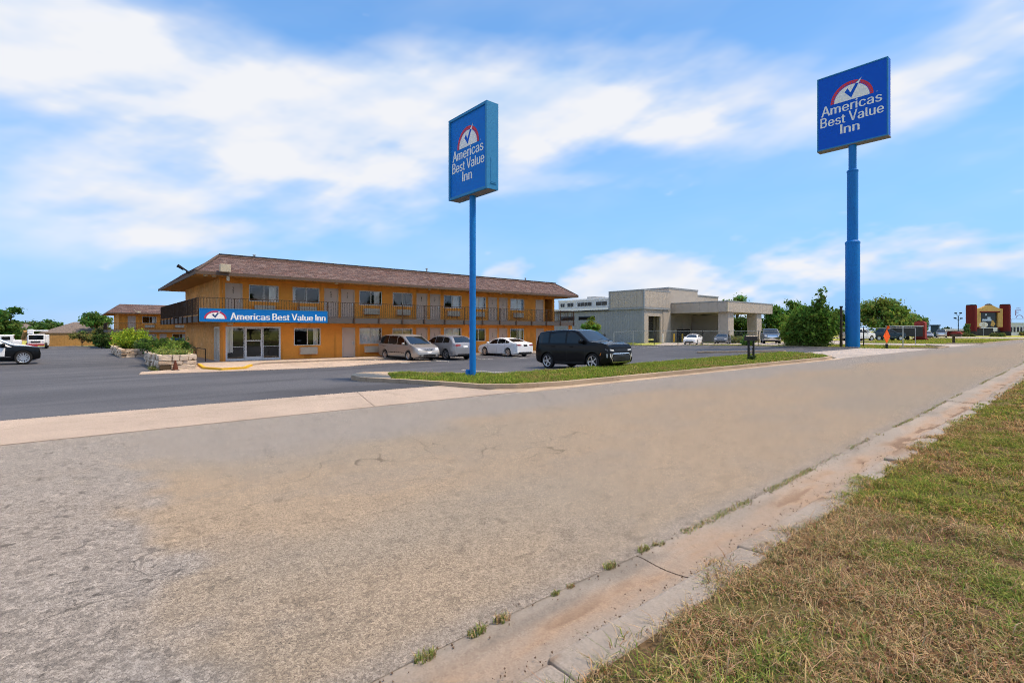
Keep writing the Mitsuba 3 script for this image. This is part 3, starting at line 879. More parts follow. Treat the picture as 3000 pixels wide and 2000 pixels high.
# the roof: a shingled mansard round a flat top
EX0, EX1, EY0, EY1, EZ = 5.15, 36.85, 33.25, 50.1, 4.97
RX0, RX1, RY0, RY1, RZ = 6.65, 35.3, 34.95, 48.4, 6.17


def shingled_roof(parent, e, r, ez, rz, rng, tab=0.30, course=0.145, sides='fl'):
    """a mansard with overlapping tabs; e, r = eave and ridge rectangles"""
    (ex0, ex1, ey0, ey1), (rx0, rx1, ry0, ry1) = e, r
    E = [(ex0, ey0, ez), (ex1, ey0, ez), (ex1, ey1, ez), (ex0, ey1, ez)]
    R = [(rx0, ry0, rz), (rx1, ry0, rz), (rx1, ry1, rz), (rx0, ry1, rz)]
    v = np.array(E + R)
    quads = [(0, 1, 5, 4), (1, 2, 6, 5), (2, 3, 7, 6), (3, 0, 4, 7)]
    f = [t for q in quads for t in ((q[0], q[1], q[2]), (q[0], q[2], q[3]))] + [(4, 5, 6), (4, 6, 7), (0, 2, 1), (0, 3, 2)]
    rk = part(parent, 'roof', trimesh.Trimesh(v, f, process=False), 'm_tar')
    tones = np.array([(0.205, 0.145, 0.137), (0.24, 0.165, 0.155), (0.18, 0.125, 0.12), (0.26, 0.19, 0.178), (0.215, 0.155, 0.152), (0.225, 0.142, 0.13)])
    V, F, C = [], [], []
    qs = {'f': quads[0], 'l': quads[3], 'r': quads[1]}
    for s in sides:
        q = qs[s]
        A, B, Cc, D = v[list(q)]
        n = np.cross(B - A, D - A)
        n /= np.linalg.norm(n)
        nc = int(round(np.linalg.norm((D + Cc) / 2 - (A + B) / 2) / course))
        for i in range(nc):
            t0, t1 = i / nc, min((i + 1.25) / nc, 1)
            P0, P1, Q0, Q1 = A + (D - A) * t0, B + (Cc - B) * t0, A + (D - A) * t1, B + (Cc - B) * t1
            L = np.linalg.norm(P1 - P0)
            u = np.r_[0, np.arange((0.5 if i % 2 else 1.0) * tab, L - 0.05, tab) + rng.uniform(-0.03, 0.03, len(np.arange((0.5 if i % 2 else 1.0) * tab, L - 0.05, tab))), L] / L
            for a, b in zip(u[:-1], u[1:]):
                b2 = b - 0.008 / L
                lift = rng.uniform(0.014, 0.03)
                c = tones[rng.integers(6)] * rng.uniform(0.60, 0.78)
                p = [P0 + (P1 - P0) * a, P0 + (P1 - P0) * b2, Q0 + (Q1 - Q0) * b2, Q0 + (Q1 - Q0) * a]
                down = (P0 - Q0) / np.linalg.norm(P0 - Q0) * rng.uniform(-0.01, 0.02)
                pts = [p[0] + n * lift + down, p[1] + n * lift + down, p[2] + n * 0.004, p[3] + n * 0.004, p[0] + down + n * 0.001, p[1] + down + n * 0.001]
                k0 = len(V)
                V += pts
                C += [c] * 6
                F += [(k0, k0 + 1, k0 + 2), (k0, k0 + 2, k0 + 3), (k0 + 4, k0 + 5, k0 + 1), (k0 + 4, k0 + 1, k0)]
    part(rk, 'shingle', trimesh.Trimesh(np.array(V), np.array(F), process=False), 'm_shingle', color=np.array(C), kind='stuff')
    return rk


rngs = np.random.default_rng(12)
rk = shingled_roof(motel, (EX0, EX1, EY0, EY1), (RX0, RX1, RY0, RY1), EZ, RZ, rngs)
part(rk, 'ridge_cap', cat_([beam((RX0 - 0.05, RY0 - 0.05, RZ + 0.03), (RX1 + 0.05, RY0 - 0.05, RZ + 0.03), 0.22, 0.10)]), 'm_tar')
part(rk, 'ridge_strip', beam((RX0 - 0.10, RY0 - 0.17, RZ - 0.06), (RX1 + 0.05, RY0 - 0.17, RZ - 0.06), 0.10, 0.05), 'm_ridge')
part(rk, 'hip_cap', beam((EX0, EY0, EZ + 0.03), (RX0, RY0, RZ + 0.03), 0.20, 0.05), 'm_fascia')
part(rk, 'hip_cap', beam((EX1, EY0, EZ + 0.03), (RX1, RY0, RZ + 0.03), 0.20, 0.05), 'm_fascia')
part(rk, 'fascia_board', cat_([box(EX0 - 0.02, EX1 + 0.02, EY0 - 0.022, EY0 + 0.02, EZ - 0.17, EZ + 0.012), box(EX0 - 0.022, EX0 + 0.02, EY0 + 0.021, EY1, EZ - 0.17, EZ + 0.012), box(EX1 - 0.02, EX1 + 0.022, EY0 + 0.021, EY1, EZ - 0.17, EZ + 0.012)]), 'm_fascia')
part(rk, 'soffit', box(EX0 + 0.03, EX1 - 0.03, EY0 + 0.03, EY1, EZ - 0.13, EZ - 0.10), 'm_soffit')
part(rk, 'vent', cat_([lathe([(0, 0), (0.06, 0), (0.06, 0.5), (0.10, 0.5), (0.10, 0.56), (0, 0.58)], 12, (0, 0, 1), (x, y, RZ)) for x, y in ((9.2, 37.5), (17.5, 39.0), (22.0, 36.5), (27.5, 37.8), (33.2, 36.8))]), 'm_galv')
part(motel, 'soffit_lamp', cat_([lathe([(0, 0), (0.13, 0), (0.11, -0.07), (0, -0.1)], 14, (0, 0, 1), (x, y, EZ - 0.13)) for x, y in ((5.75, 34.0), (6.2, 34.1), (13.5, 34.1), (20.8, 34.1), (27.9, 34.1))]), 'm_beige')
k = part(motel, 'lamp_box', cat_([rbox(6.30, 6.84, EY0 - 0.34, EY0 - 0.03, 4.98, 5.42, 0.02), box(6.72, 6.86, EY0 + 0.1, EY0 + 0.22, 4.52, 4.80)]), 'm_beige', label='beige floodlight box on the eave near the corner')
part(motel, 'porch_lamp', rbox(7.00, 7.28, 34.45, 34.7, 1.93, 2.09, 0.02), 'm_beige')
k = part(motel, 'floodlight', cat_([bar((5.05, 35.4, 5.12), (4.72, 35.2, 5.32), 0.05), rbox(5.0, 5.3, 35.3, 35.6, 5.0, 5.14, 0.02), lathe([(0, 0), (0.07, 0), (0.10, 0.38), (0, 0.38)], 14, (-0.85, -0.1, 0.55), (4.85, 35.25, 5.2))]), 'm_dark', label='dark floodlight pointing out from the corner of the eave')

# the banner on the railing
ban = thing('banner_sign', 'wide blue banner with white lettering hung on the motel walkway railing', 'sign')
bx0, bx1, bz0, bz1, by = 5.32, 12.58, 2.125, 2.885, 33.27
part(ban, 'panel', box(bx0, bx1, by, by + 0.06, bz0, bz1), 'm_banner')
part(ban, 'edge', front(extrude(sbox(bx0, bz0, bx1, bz1).difference(sbox(bx0 + 0.035, bz0 + 0.03, bx1 - 0.035, bz1 - 0.03)), 0.016), 0, by + 0.002, 0), 'm_sign_box')
t = text_poly('Americas Best Value Inn', 5.56, 0.40, 0.035, 0.022)
part(ban, 'lettering', front(extrude(t, 0.008), bx0 + 1.56, by - 0.001, bz0 + 0.125), 'm_white')


def logo(cx, base, R, Ry, nray=26):
    """dome, rays and tick as shapely shapes; cx, base: centre of the arc's foot"""
    u = Point(0, 0).buffer(1, 64).intersection(sbox(-2, 0, 2, 2))
    dome = affinity.scale(u, R * 0.825, Ry * 0.80, origin=(0, 0))
    outer = affinity.scale(u, R, Ry, origin=(0, 0))
    ring = outer.difference(affinity.scale(u, R * 0.845, Ry * 0.83, origin=(0, 0)))
    rays = []
    for i in range(nray):
        a0, a1 = math.pi * (i + 0.06) / nray, math.pi * (i + 0.80) / nray
        rays.append(Polygon([(0, 0), (2 * R * math.cos(a0), 2 * R * math.sin(a0)), (2 * R * math.cos(a1), 2 * R * math.sin(a1))]))
    ring2 = ring.intersection(unary_union(rays))
    thin = outer.difference(affinity.scale(u, R * 0.93, Ry * 0.92, origin=(0, 0)))
    s = R / 0.308
    tick = Polygon([(-0.10 * s, 0.118 / 0.25 * Ry), (-0.058 * s, 0.165 / 0.25 * Ry), (-0.016 * s, 0.095 / 0.25 * Ry), (0.06 * s, 0.20 / 0.25 * Ry), (0.145 * s, 0.258 / 0.25 * Ry), (0.05 * s, 0.11 / 0.25 * Ry), (-0.004 * s, 0.022 / 0.25 * Ry)])
    mv = lambda p: affinity.translate(p, cx, base)
    tip = tick.difference(affinity.scale(u, R * 0.835, Ry * 0.81, origin=(0, 0)))
    ring2 = ring2.difference(tip.buffer(0.02 * R))
    return {'dome': mv(dome.difference(tick)), 'rays': mv(unary_union([ring2, thin.difference(tip.buffer(0.02 * R)).intersection(ring)])), 'tick': mv(tick.intersection(dome)), 'tick_tip': mv(tip)}


for nm, p in logo(bx0 + 0.80, bz0 + 0.17, 0.57, 0.45).items():
    part(ban, nm, front(extrude(p, 0.007), 0, by - 0.001, 0), {'dome': 'm_white', 'rays': 'm_red', 'tick': 'm_checkblue', 'tick_tip': 'm_white'}[nm])


# ------------------------------------------------------------------ the pole signs
def sign_face(parent, x, yl, yr, z0, z1, col):
    """lettering and emblem on a face that looks towards -X; yl is its left edge as read"""
    W, Hh = yl - yr, z1 - z0
    X = lambda f: yl - f * W
    Z = lambda f: z1 - f * Hh
    for nm, p in logo(0, 0, 0.308 * W, 0.253 * Hh).items():
        part(parent, nm, side(extrude(p, 0.006), x, X(0.505), Z(0.408)), {'dome': 'm_white', 'rays': 'm_red', 'tick': 'm_sign_deep', 'tick_tip': 'm_white'}[nm])
    for txt, f0, f1, fb, fh in (('Americas', 0.055, 0.93, 0.540, 0.132), ('Best Value', 0.04, 0.955, 0.694, 0.132), ('Inn', 0.335, 0.62, 0.84, 0.128)):
        t = text_poly(txt, (f1 - f0) * W, fh * Hh, 0.03, 0.0)
        part(parent, 'lettering', side(extrude(t, 0.006), x, X(f0), Z(fb)), 'm_white')
    part(parent, 'registered_mark', side(extrude(Point(0, 0).buffer(0.006 * W), 0.005), x, X(0.86), Z(0.40)), 'm_white')


s1 = thing('pole_sign', 'blue cabinet sign with white lettering on a blue pole on the near grass island', 'sign', 'pole signs of the motel')
sx0, sx1, sy0, sy1, sz0, sz1 = 9.90, 10.37, 12.80, 14.97, 6.12, 8.90
part(s1, 'pole', cat_([bar((10.14, 13.88, 0.0), (10.14, 13.88, 6.14), 0.108, 24)]), 'm_blue_pole', smooth=30)
part(s1, 'junction_box', rbox(9.98, 10.08, 13.93, 14.08, 0.10, 0.30, 0.01), 'm_blue_pole')
cab = part(s1, 'cabinet', cat_([box(sx0 + 0.06, sx1 - 0.06, sy0 + 0.002, sy1 - 0.002, sz0 + 0.005, sz1 - 0.002)]), 'm_sign_box')
rim = sbox(sy0, sz0, sy1, sz1).difference(sbox(sy0 + 0.085, sz0 + 0.085, sy1 - 0.085, sz1 - 0.085))
fr = placed(extrude(affinity.scale(rim, -1, 1, origin=(0, 0)), 0.065), (sx0 + 0.062, 0, 0), (0, -1, 0), (0, 0, 1), (-1, 0, 0))
part(cab, 'frame', fr, 'm_sign_box')
fr2 = fr.copy()
fr2.apply_translation((sx1 - sx0 - 0.062, 0, 0))
part(cab, 'frame', fr2, 'm_sign_box')
part(cab, 'access_panel', cat_([rbox(sx0 + 0.16, sx1 - 0.10, sy0 - 0.012, sy0 + 0.01, sz0 + 0.22, sz0 + 1.0, 0.006), box(sx0 + 0.14, sx1 - 0.08, sy0 - 0.02, sy0 + 0.01, sz0 + 0.18, sz0 + 0.205)]), 'm_sign_box')
part(cab, 'underside', box(sx0 + 0.07, sx1 - 0.07, sy0 + 0.03, sy1 - 0.03, sz0 - 0.006, sz0 + 0.004), 'm_sign_under')
fc = part(s1, 'face', box(sx0 + 0.045, sx0 + 0.058, sy0 + 0.08, sy1 - 0.08, sz0 + 0.08, sz1 - 0.08), 'm_sign_blue')
sign_face(s1, sx0 + 0.044, sy1 - 0.09, sy0 + 0.09, sz0 + 0.09, sz1 - 0.09, 'm_sign_blue')

s2 = thing('pole_sign', 'towering blue square sign with white lettering on a stepped blue pole by the driveway', 'sign', 'pole signs of the motel')
tx0, tx1, ty0, ty1, tz0, tz1 = 58.1, 58.95, 13.5, 19.55, 20.0, 27.4
part(s2, 'pole', bar((58.5, 16.52, -0.1), (58.5, 16.52, 10.3), 0.62, 40), 'm_blue_pole', smooth=30)
for c_ in [lathe([(0, 0), (0.645, 0), (0.645, 0.18), (0.48, 0.32), (0, 0.32)], 40, (0, 0, 1), (58.5, 16.52, 10.2)), lathe([(0, 0), (0.50, 0), (0.50, 0.14), (0.35, 0.24), (0, 0.24)], 40, (0, 0, 1), (58.5, 16.52, 17.3))]:
    part(s2, 'collar', c_, 'm_blue_pole', smooth=30)
part(s2, 'mast', bar((58.5, 16.52, 10.3), (58.5, 16.52, 17.4), 0.47, 36), 'm_blue_pole', smooth=30)
part(s2, 'upper_mast', bar((58.5, 16.52, 17.4), (58.5, 16.52, 20.1), 0.34, 32), 'm_blue_pole', smooth=30)
cab = part(s2, 'cabinet', box(tx0 + 0.02, tx1 - 0.02, ty0 + 0.02, ty1 - 0.02, tz0 + 0.04, tz1), 'm_sign_deep')
part(cab, 'trim', side(extrude(sbox(-ty1, tz0, -ty0, tz1).difference(sbox(-ty1 + 0.11, tz0 + 0.11, -ty0 - 0.11, tz1 - 0.11)), 0.1), tx0 + 0.05, 0, 0), 'm_sign_box')
part(cab, 'underside', cat_([box(tx0 - 0.02, tx1 + 0.05, ty0 - 0.02, ty1 + 0.02, tz0 - 0.06, tz0 + 0.035)]), 'm_sign_under')
part(s2, 'face', box(tx0 - 0.005, tx0 + 0.015, ty0 + 0.1, ty1 - 0.1, tz0 + 0.1, tz1 - 0.1), 'm_sign_deep')
sign_face(s2, tx0 - 0.007, ty1 - 0.06, ty0 + 0.06, tz0 + 0.06, tz1 - 0.06, 'm_sign_deep')
# ------------------------------------------------------------------ leaves
def leaves(P, size, cols, rng, up=0.35, aspect=1.9, N=None):
    """one leaf (two bent triangles pairs) at each point: vertices, faces, colours"""
    n = len(P)
    d = rng.normal(size=(n, 3)) if N is None else N + 0.6 * rng.normal(size=(n, 3))
    d /= np.linalg.norm(d, axis=1, keepdims=True)
    a = np.cross(d, rng.normal(size=(n, 3)))
    a /= np.linalg.norm(a, axis=1, keepdims=True) + 1e-9
    b = np.cross(d, a)
    s = (size * rng.uniform(0.45, 1.6, n))[:, None]
    v = np.stack([P - a * s * aspect / 2, P + b * s * 0.5 + d * s * 0.12, P + a * s * aspect / 2, P - b * s * 0.5 + d * s * 0.12], 1).reshape(-1, 3)
    i = np.arange(n) * 4
    f = np.vstack([np.column_stack([i, i + 1, i + 2]), np.column_stack([i, i + 2, i + 3])])
    return v, f, np.repeat(cols, 4, 0)


def limb_mesh(pts, radii, sides=7):
    ms = [bar(pts[i], pts[i + 1], radii[i], sides, radii[i + 1]) for i in range(len(pts) - 1)]
    return ms


def tree(name, label, x, y, z, h, rx, rz, trunk_h, n, leaf, tone, seed, cat='tree', group=None, clumps=26, ry=None, wild=1.0, trunk_r=None, low=0.0):
    """tapered trunk with limbs, a crown of leaf clumps with gaps"""
    rng = np.random.default_rng(seed)
    ry = rx if ry is None else ry
    k = thing(name, label, cat, group or (f'{cat}s of the surroundings' if cat in ('tree', 'hedge') else None))
    tr = trunk_r or max(0.05, h * 0.022)
    c0 = np.array([x, y, z + h - rz])
    ms = limb_mesh([(x, y, z - 0.1), (x + rng.normal() * 0.03 * h, y + rng.normal() * 0.03 * h, z + trunk_h), tuple(c0 + [0, 0, 0.3 * rz])], [tr, tr * 0.75, tr * 0.3])
    cent, rad = [], []
    for i in range(clumps):
        d = rng.normal(size=3)
        d /= np.linalg.norm(d)
        if d[2] < -0.35 and low == 0:
            d[2] *= -0.6
        r = rng.uniform(0.30, 0.86) ** 0.7
        c = c0 + d * r * np.array([rx, ry, rz]) * (0.86 + 0.25 * wild * (rng.random() - 0.4))
        cent.append(c)
        rad.append(rng.uniform(0.17, 0.31) * (rx * ry * rz) ** (1 / 3))
        if i % 2 == 0:
            ms += limb_mesh([(x, y, z + trunk_h * rng.uniform(0.7, 1.0)), tuple((c0 * 0.3 + c * 0.7) - [0, 0, 0.15 * rz]), tuple(c)], [tr * 0.5, tr * 0.28, tr * 0.1], 5)
    part(k, 'trunk', cat_(ms), 'm_bark')
    cent, rad = np.array(cent), np.array(rad)
    w = rad ** 2
    n = int(n * 0.8)
    pick = rng.choice(len(cent), n, p=w / w.sum())
    d = rng.normal(size=(n, 3))
    d /= np.linalg.norm(d, axis=1, keepdims=True)
    P = cent[pick] + d * (rad[pick] * np.minimum(np.abs(rng.normal(size=n)) * 0.55 + 0.35 * rng.random(n), 1.7))[:, None] * [1.25, 1.25, 0.85]
    tone = np.array(tone, float) * 2.35
    var = rng.uniform(0.65, 1.35, (n, 1)) * (0.75 + 0.5 * rng.random((len(cent), 1)))[pick]
    hue = (1 + rng.normal(size=(n, 3)) * [0.20, 0.06, 0.14]) * (1 + rng.normal(size=(len(cent), 3)) * [0.12, 0.03, 0.08])[pick]
    C = np.clip(tone * var * hue, 0.004, 0.6)
    v, f, c = leaves(P, leaf, C, rng, N=d)
    part(k, 'crown', trimesh.Trimesh(v, f, process=False), 'm_leaf', color=c)
    return k


def shoots(name, label, cat, x, y, z, rx, ry, h, n_shoot, per, leaf, tone, seed, group=None, lean=0.5, base_z=None):
    """a bush of long shoots with leaves along them"""
    rng = np.random.default_rng(seed)
    k = thing(name, label, cat, group)
    ms, P = [], []
    for i in range(n_shoot):
        a, r = rng.uniform(0, 2 * math.pi), rng.random() ** 0.6
        b = np.array([x + 0.35 * rx * r * math.cos(a), y + 0.35 * ry * r * math.sin(a), z])
        L = h * rng.uniform(0.38, 1.08) * (1 - 0.25 * r)
        t = np.array([x + rx * r * math.cos(a), y + ry * r * math.sin(a), z + L])
        m = (b + t) / 2 + [0, 0, 0.16 * L] + rng.normal(size=3) * 0.05 * h
        ms += limb_mesh([b, m, t], [0.012 * h, 0.008 * h, 0.003 * h], 5)
        s = rng.uniform(0.12, 1.0, per)[:, None]
        q = (1 - s) ** 2 * b + 2 * s * (1 - s) * m + s * s * t
        P.append(q + rng.normal(size=(per, 3)) * leaf * 1.1)
    P = np.vstack(P)
    part(k, 'stem', cat_(ms), 'm_bark')
    C = np.clip(2.1 * np.array(tone) * rng.uniform(0.6, 1.4, (len(P), 1)) * (1 + rng.normal(size=(len(P), 3)) * [0.15, 0.06, 0.1]), 0.004, 0.6)
    v, f, c = leaves(P, leaf, C, rng)
    part(k, 'foliage', trimesh.Trimesh(v, f, process=False), 'm_leaf', color=c)
    return k


# ------------------------------------------------------------------ planters of rough stone
def ashlar(rng, L, Hh, course=(0.19, 0.31)):
    """rectangles of an irregular stone face"""
    out, z = [], 0.0
    while z < Hh - 0.04:
        c = rng.uniform(*course)
        if Hh - z - c < 0.10:
            c = Hh - z
        u = 0.0
        while u < L - 0.02:
            w = rng.uniform(0.2, 0.75)
            if L - u - w < 0.18:
                w = L - u
            if rng.random() < 0.2 and c > 0.24:
                out += [(u, z, w, c * 0.48), (u, z + c * 0.5, w * 1.0, c * 0.5)]
            else:
                out.append((u, z, w, c))
            u += w
        z += c
    return out


def planter(name, label, x0, x1, y0, y1, z0, z1, seed):
    rng = np.random.default_rng(seed)
    k = thing(name, label, 'planter', 'stone planters beside the motel')
    part(k, 'core', box(x0 + 0.06, x1 - 0.06, y0 + 0.06, y1 - 0.06, z0 - 0.2, z1 - 0.12), 'm_plain_soil')
    for face in 'fl':
        L = (x1 - x0) if face == 'f' else (y1 - y0)
        for u, z, w, c in ashlar(rng, L, z1 - z0 - 0.0):
            if rng.random() < 0.04:
                continue
            d = rng.uniform(-0.05, 0.06)
            g = 0.012
            if face == 'f':
                m = rbox(x0 + u + g, x0 + u + w - g, y0 - d, y0 + 0.24, z0 + z + g, z0 + z + c - g, 0.025, 8)
            else:
                m = rbox(x0 - d, x0 + 0.24, y0 + u + g + (0.16 if u == 0 else 0), y0 + u + w - g, z0 + z + g, z0 + z + c - g, 0.025, 8)
            m = m.subdivide()
            m.vertices += (meshkit.fbm(m.vertices * 7, 3, seed=seed)[:, None] - 0.5) * [0.07, 0.07, 0.04]
            part(k, 'stone', m, 'm_stone' if rng.random() < 0.66 else 'm_stone_brown')
    for (a, b, c, d) in ((x1 - 0.25, x1, y0 + 0.26, y1), (x0 + 0.26, x1 - 0.26, y1 - 0.25, y1)):
        part(k, 'rear_wall', box(a, b, c, d, z0 - 0.1, z1 - 0.03), 'm_stone')
    part(k, 'soil', box(x0 + 0.2, x1 - 0.2, y0 + 0.2, y1 - 0.2, z1 - 0.3, z1 - 0.09), 'm_plain_soil')
    return k


planter('stone_planter', 'rough stone planter nearest the motel corner with weeds spilling over', 3.15, 4.80, 30.65, 37.2, -0.40, 0.40, 21)
planter('stone_planter', 'second stone planter farther back holding a bright yellow green bush', 2.62, 4.9, 48.0, 61.5, -0.45, 0.22, 22)
shoots('leafy_shrub', 'dark green shrub filling the back of the nearer stone planter', 'shrub', 4.05, 35.2, 0.3, 1.35, 1.9, 0.98, 70, 60, 0.07, (0.045, 0.082, 0.018), 31)
shoots('sprouting_bush', 'light green sprouting bush in the middle of the nearer stone planter', 'bush', 3.95, 33.2, 0.3, 0.85, 1.1, 0.82, 28, 46, 0.05, (0.12, 0.17, 0.032), 32)
shoots('trailing_weeds', 'low pale green weeds along the front of the nearer stone planter', 'weeds', 3.98, 31.9, 0.3, 0.95, 1.2, 0.42, 70, 30, 0.045, (0.14, 0.17, 0.05), 33)
shoots('yellow_green_bush', 'bright yellow green bush in the farther stone planter', 'bush', 3.7, 54.5, 0.10, 1.5, 3.2, 1.75, 90, 70, 0.085, (0.17, 0.235, 0.025), 34)
shoots('grey_green_shrub', 'small grey green shrub beside the bright bush in the farther planter', 'shrub', 4.2, 50.0, 0.15, 0.7, 1.0, 0.9, 40, 50, 0.06, (0.09, 0.13, 0.045), 35)
shoots('planter_corner_weeds', 'weeds growing from the foot of the nearer planter at its left corner', 'weeds', 3.05, 31.2, -0.40, 0.3, 0.8, 0.25, 30, 24, 0.03, (0.11, 0.12, 0.035), 36)

cone = thing('traffic_cone', 'dark faded traffic cone standing before the nearer stone planter', 'cone')
part(cone, 'body', lathe([(0, 0), (0.135, 0), (0.035, 0.46), (0.02, 0.48), (0, 0.48)], 20, (0, 0, 1), (3.80, 30.2, -0.34)), 'm_rust', smooth=40)
part(cone, 'foot', rbox(3.62, 3.98, 30.02, 30.38, -0.375, -0.335, 0.012), 'm_black')

hr = thing('ramp_handrail', 'low dark metal handrail along the motel end wall', 'handrail')
for a, b in (((6.0, 35.5, FLOOR), (6.0, 35.5, 0.5)), ((6.0, 38.4, FLOOR), (6.0, 38.4, 0.5)), ((6.0, 38.9, FLOOR), (6.0, 38.9, 0.5)), ((6.0, 42.0, FLOOR), (6.0, 42.0, 0.5))):
    part(hr, 'post', bar(a, b, 0.025), 'm_rail')
part(hr, 'rail', cat_([bar((6.0, 35.5, 0.5), (6.0, 38.4, 0.5), 0.025), bar((6.0, 38.9, 0.5), (6.0, 42.0, 0.5), 0.025)]), 'm_rail')
vd = thing('ice_machine', 'small blue and white ice machine beside the motel end wall', 'machine')
part(vd, 'body', rbox(5.35, 6.05, 44.0, 45.0, FLOOR, 1.0, 0.03), 'm_vend')
part(vd, 'side_panel', rbox(5.32, 5.36, 44.05, 44.95, FLOOR + 0.1, 0.9, 0.01), 'm_white')
part(vd, 'lid', rbox(5.32, 6.08, 43.97, 45.03, 1.0, 1.08, 0.02), 'm_vend')

# ------------------------------------------------------------------ vehicles
def raycast(mesh, P, ax, sign):
    """outermost hit of the line through each point P along an axis; (position, normal)"""
    tri = mesh.triangles
    oth = [i for i in range(3) if i != ax]
    q = tri[:, :, oth]
    lo, hi = P.min(0) - 1e-4, P.max(0) + 1e-4
    nr = mesh.face_normals
    ok = (nr[:, ax] * sign > 1e-3) & (q.min(1) <= hi).all(1) & (q.max(1) >= lo).all(1)
    A, B, C, tri, nr = q[ok, 0], q[ok, 1], q[ok, 2], tri[ok], nr[ok]
    out, nn = np.full(len(P), np.nan), np.zeros((len(P), 3))
    if not len(A):
        return out, nn
    dn = (B[:, 0] - A[:, 0]) * (C[:, 1] - A[:, 1]) - (B[:, 1] - A[:, 1]) * (C[:, 0] - A[:, 0])
    for i0 in range(0, len(P), 256):
        p = P[i0:i0 + 256, None]
        u = ((p[..., 0] - A[:, 0]) * (C[:, 1] - A[:, 1]) - (p[..., 1] - A[:, 1]) * (C[:, 0] - A[:, 0])) / dn
        w = ((B[:, 0] - A[:, 0]) * (p[..., 1] - A[:, 1]) - (B[:, 1] - A[:, 1]) * (p[..., 0] - A[:, 0])) / dn
        h = (u >= -1e-6) & (w >= -1e-6) & (u + w <= 1 + 1e-6)
        z = np.where(h, (tri[:, 0, ax] * (1 - u - w) + tri[:, 1, ax] * u + tri[:, 2, ax] * w) * sign, -np.inf)
        j = z.argmax(1)
        best = z[np.arange(len(j)), j]
        hit = np.isfinite(best)
        out[i0:i0 + 256] = np.where(hit, best * sign, np.nan)
        nn[i0:i0 + 256] = nr[j]
    return out, nn


made = {}


def applique(mesh, poly, ax, sign, off=0.006, edge=0.14):
    """a thin panel that follows the body: poly lies in the two other axes, in their order"""
    key = (id(mesh), poly.wkb, ax, sign, off)
    if key in made:
        return made[key]
    ms = []
    for g in getattr(poly, 'geoms', [poly]):
        if g.geom_type != 'Polygon' or g.area < 1e-5:
            continue
        v, f = trimesh.creation.triangulate_polygon(g, engine='earcut')
        v, f = trimesh.remesh.subdivide_to_size(np.column_stack([v, np.zeros(len(v))]), f, edge, max_iter=10)
        h, n = raycast(mesh, v[:, :2], ax, sign)
        if np.isnan(h).all():
            continue
        good = ~np.isnan(h)
        if not good.all():
            idx = np.where(good)[0]
            for i in np.where(~good)[0]:
                j = idx[np.argmin(((v[idx, :2] - v[i, :2]) ** 2).sum(1))]
                h[i], n[i] = h[j], n[j]
        oth = [i for i in range(3) if i != ax]
        V = np.zeros((len(v), 3))
        V[:, oth[0]], V[:, oth[1]], V[:, ax] = v[:, 0], v[:, 1], h
        V += n * off
        m = trimesh.Trimesh(V, f, process=False)
        if m.face_normals[:, ax].sum() * sign < 0:
            m.invert()
        ms.append(m)
    made[key] = cat_(ms) if ms else None
    return made[key]


shells = {}


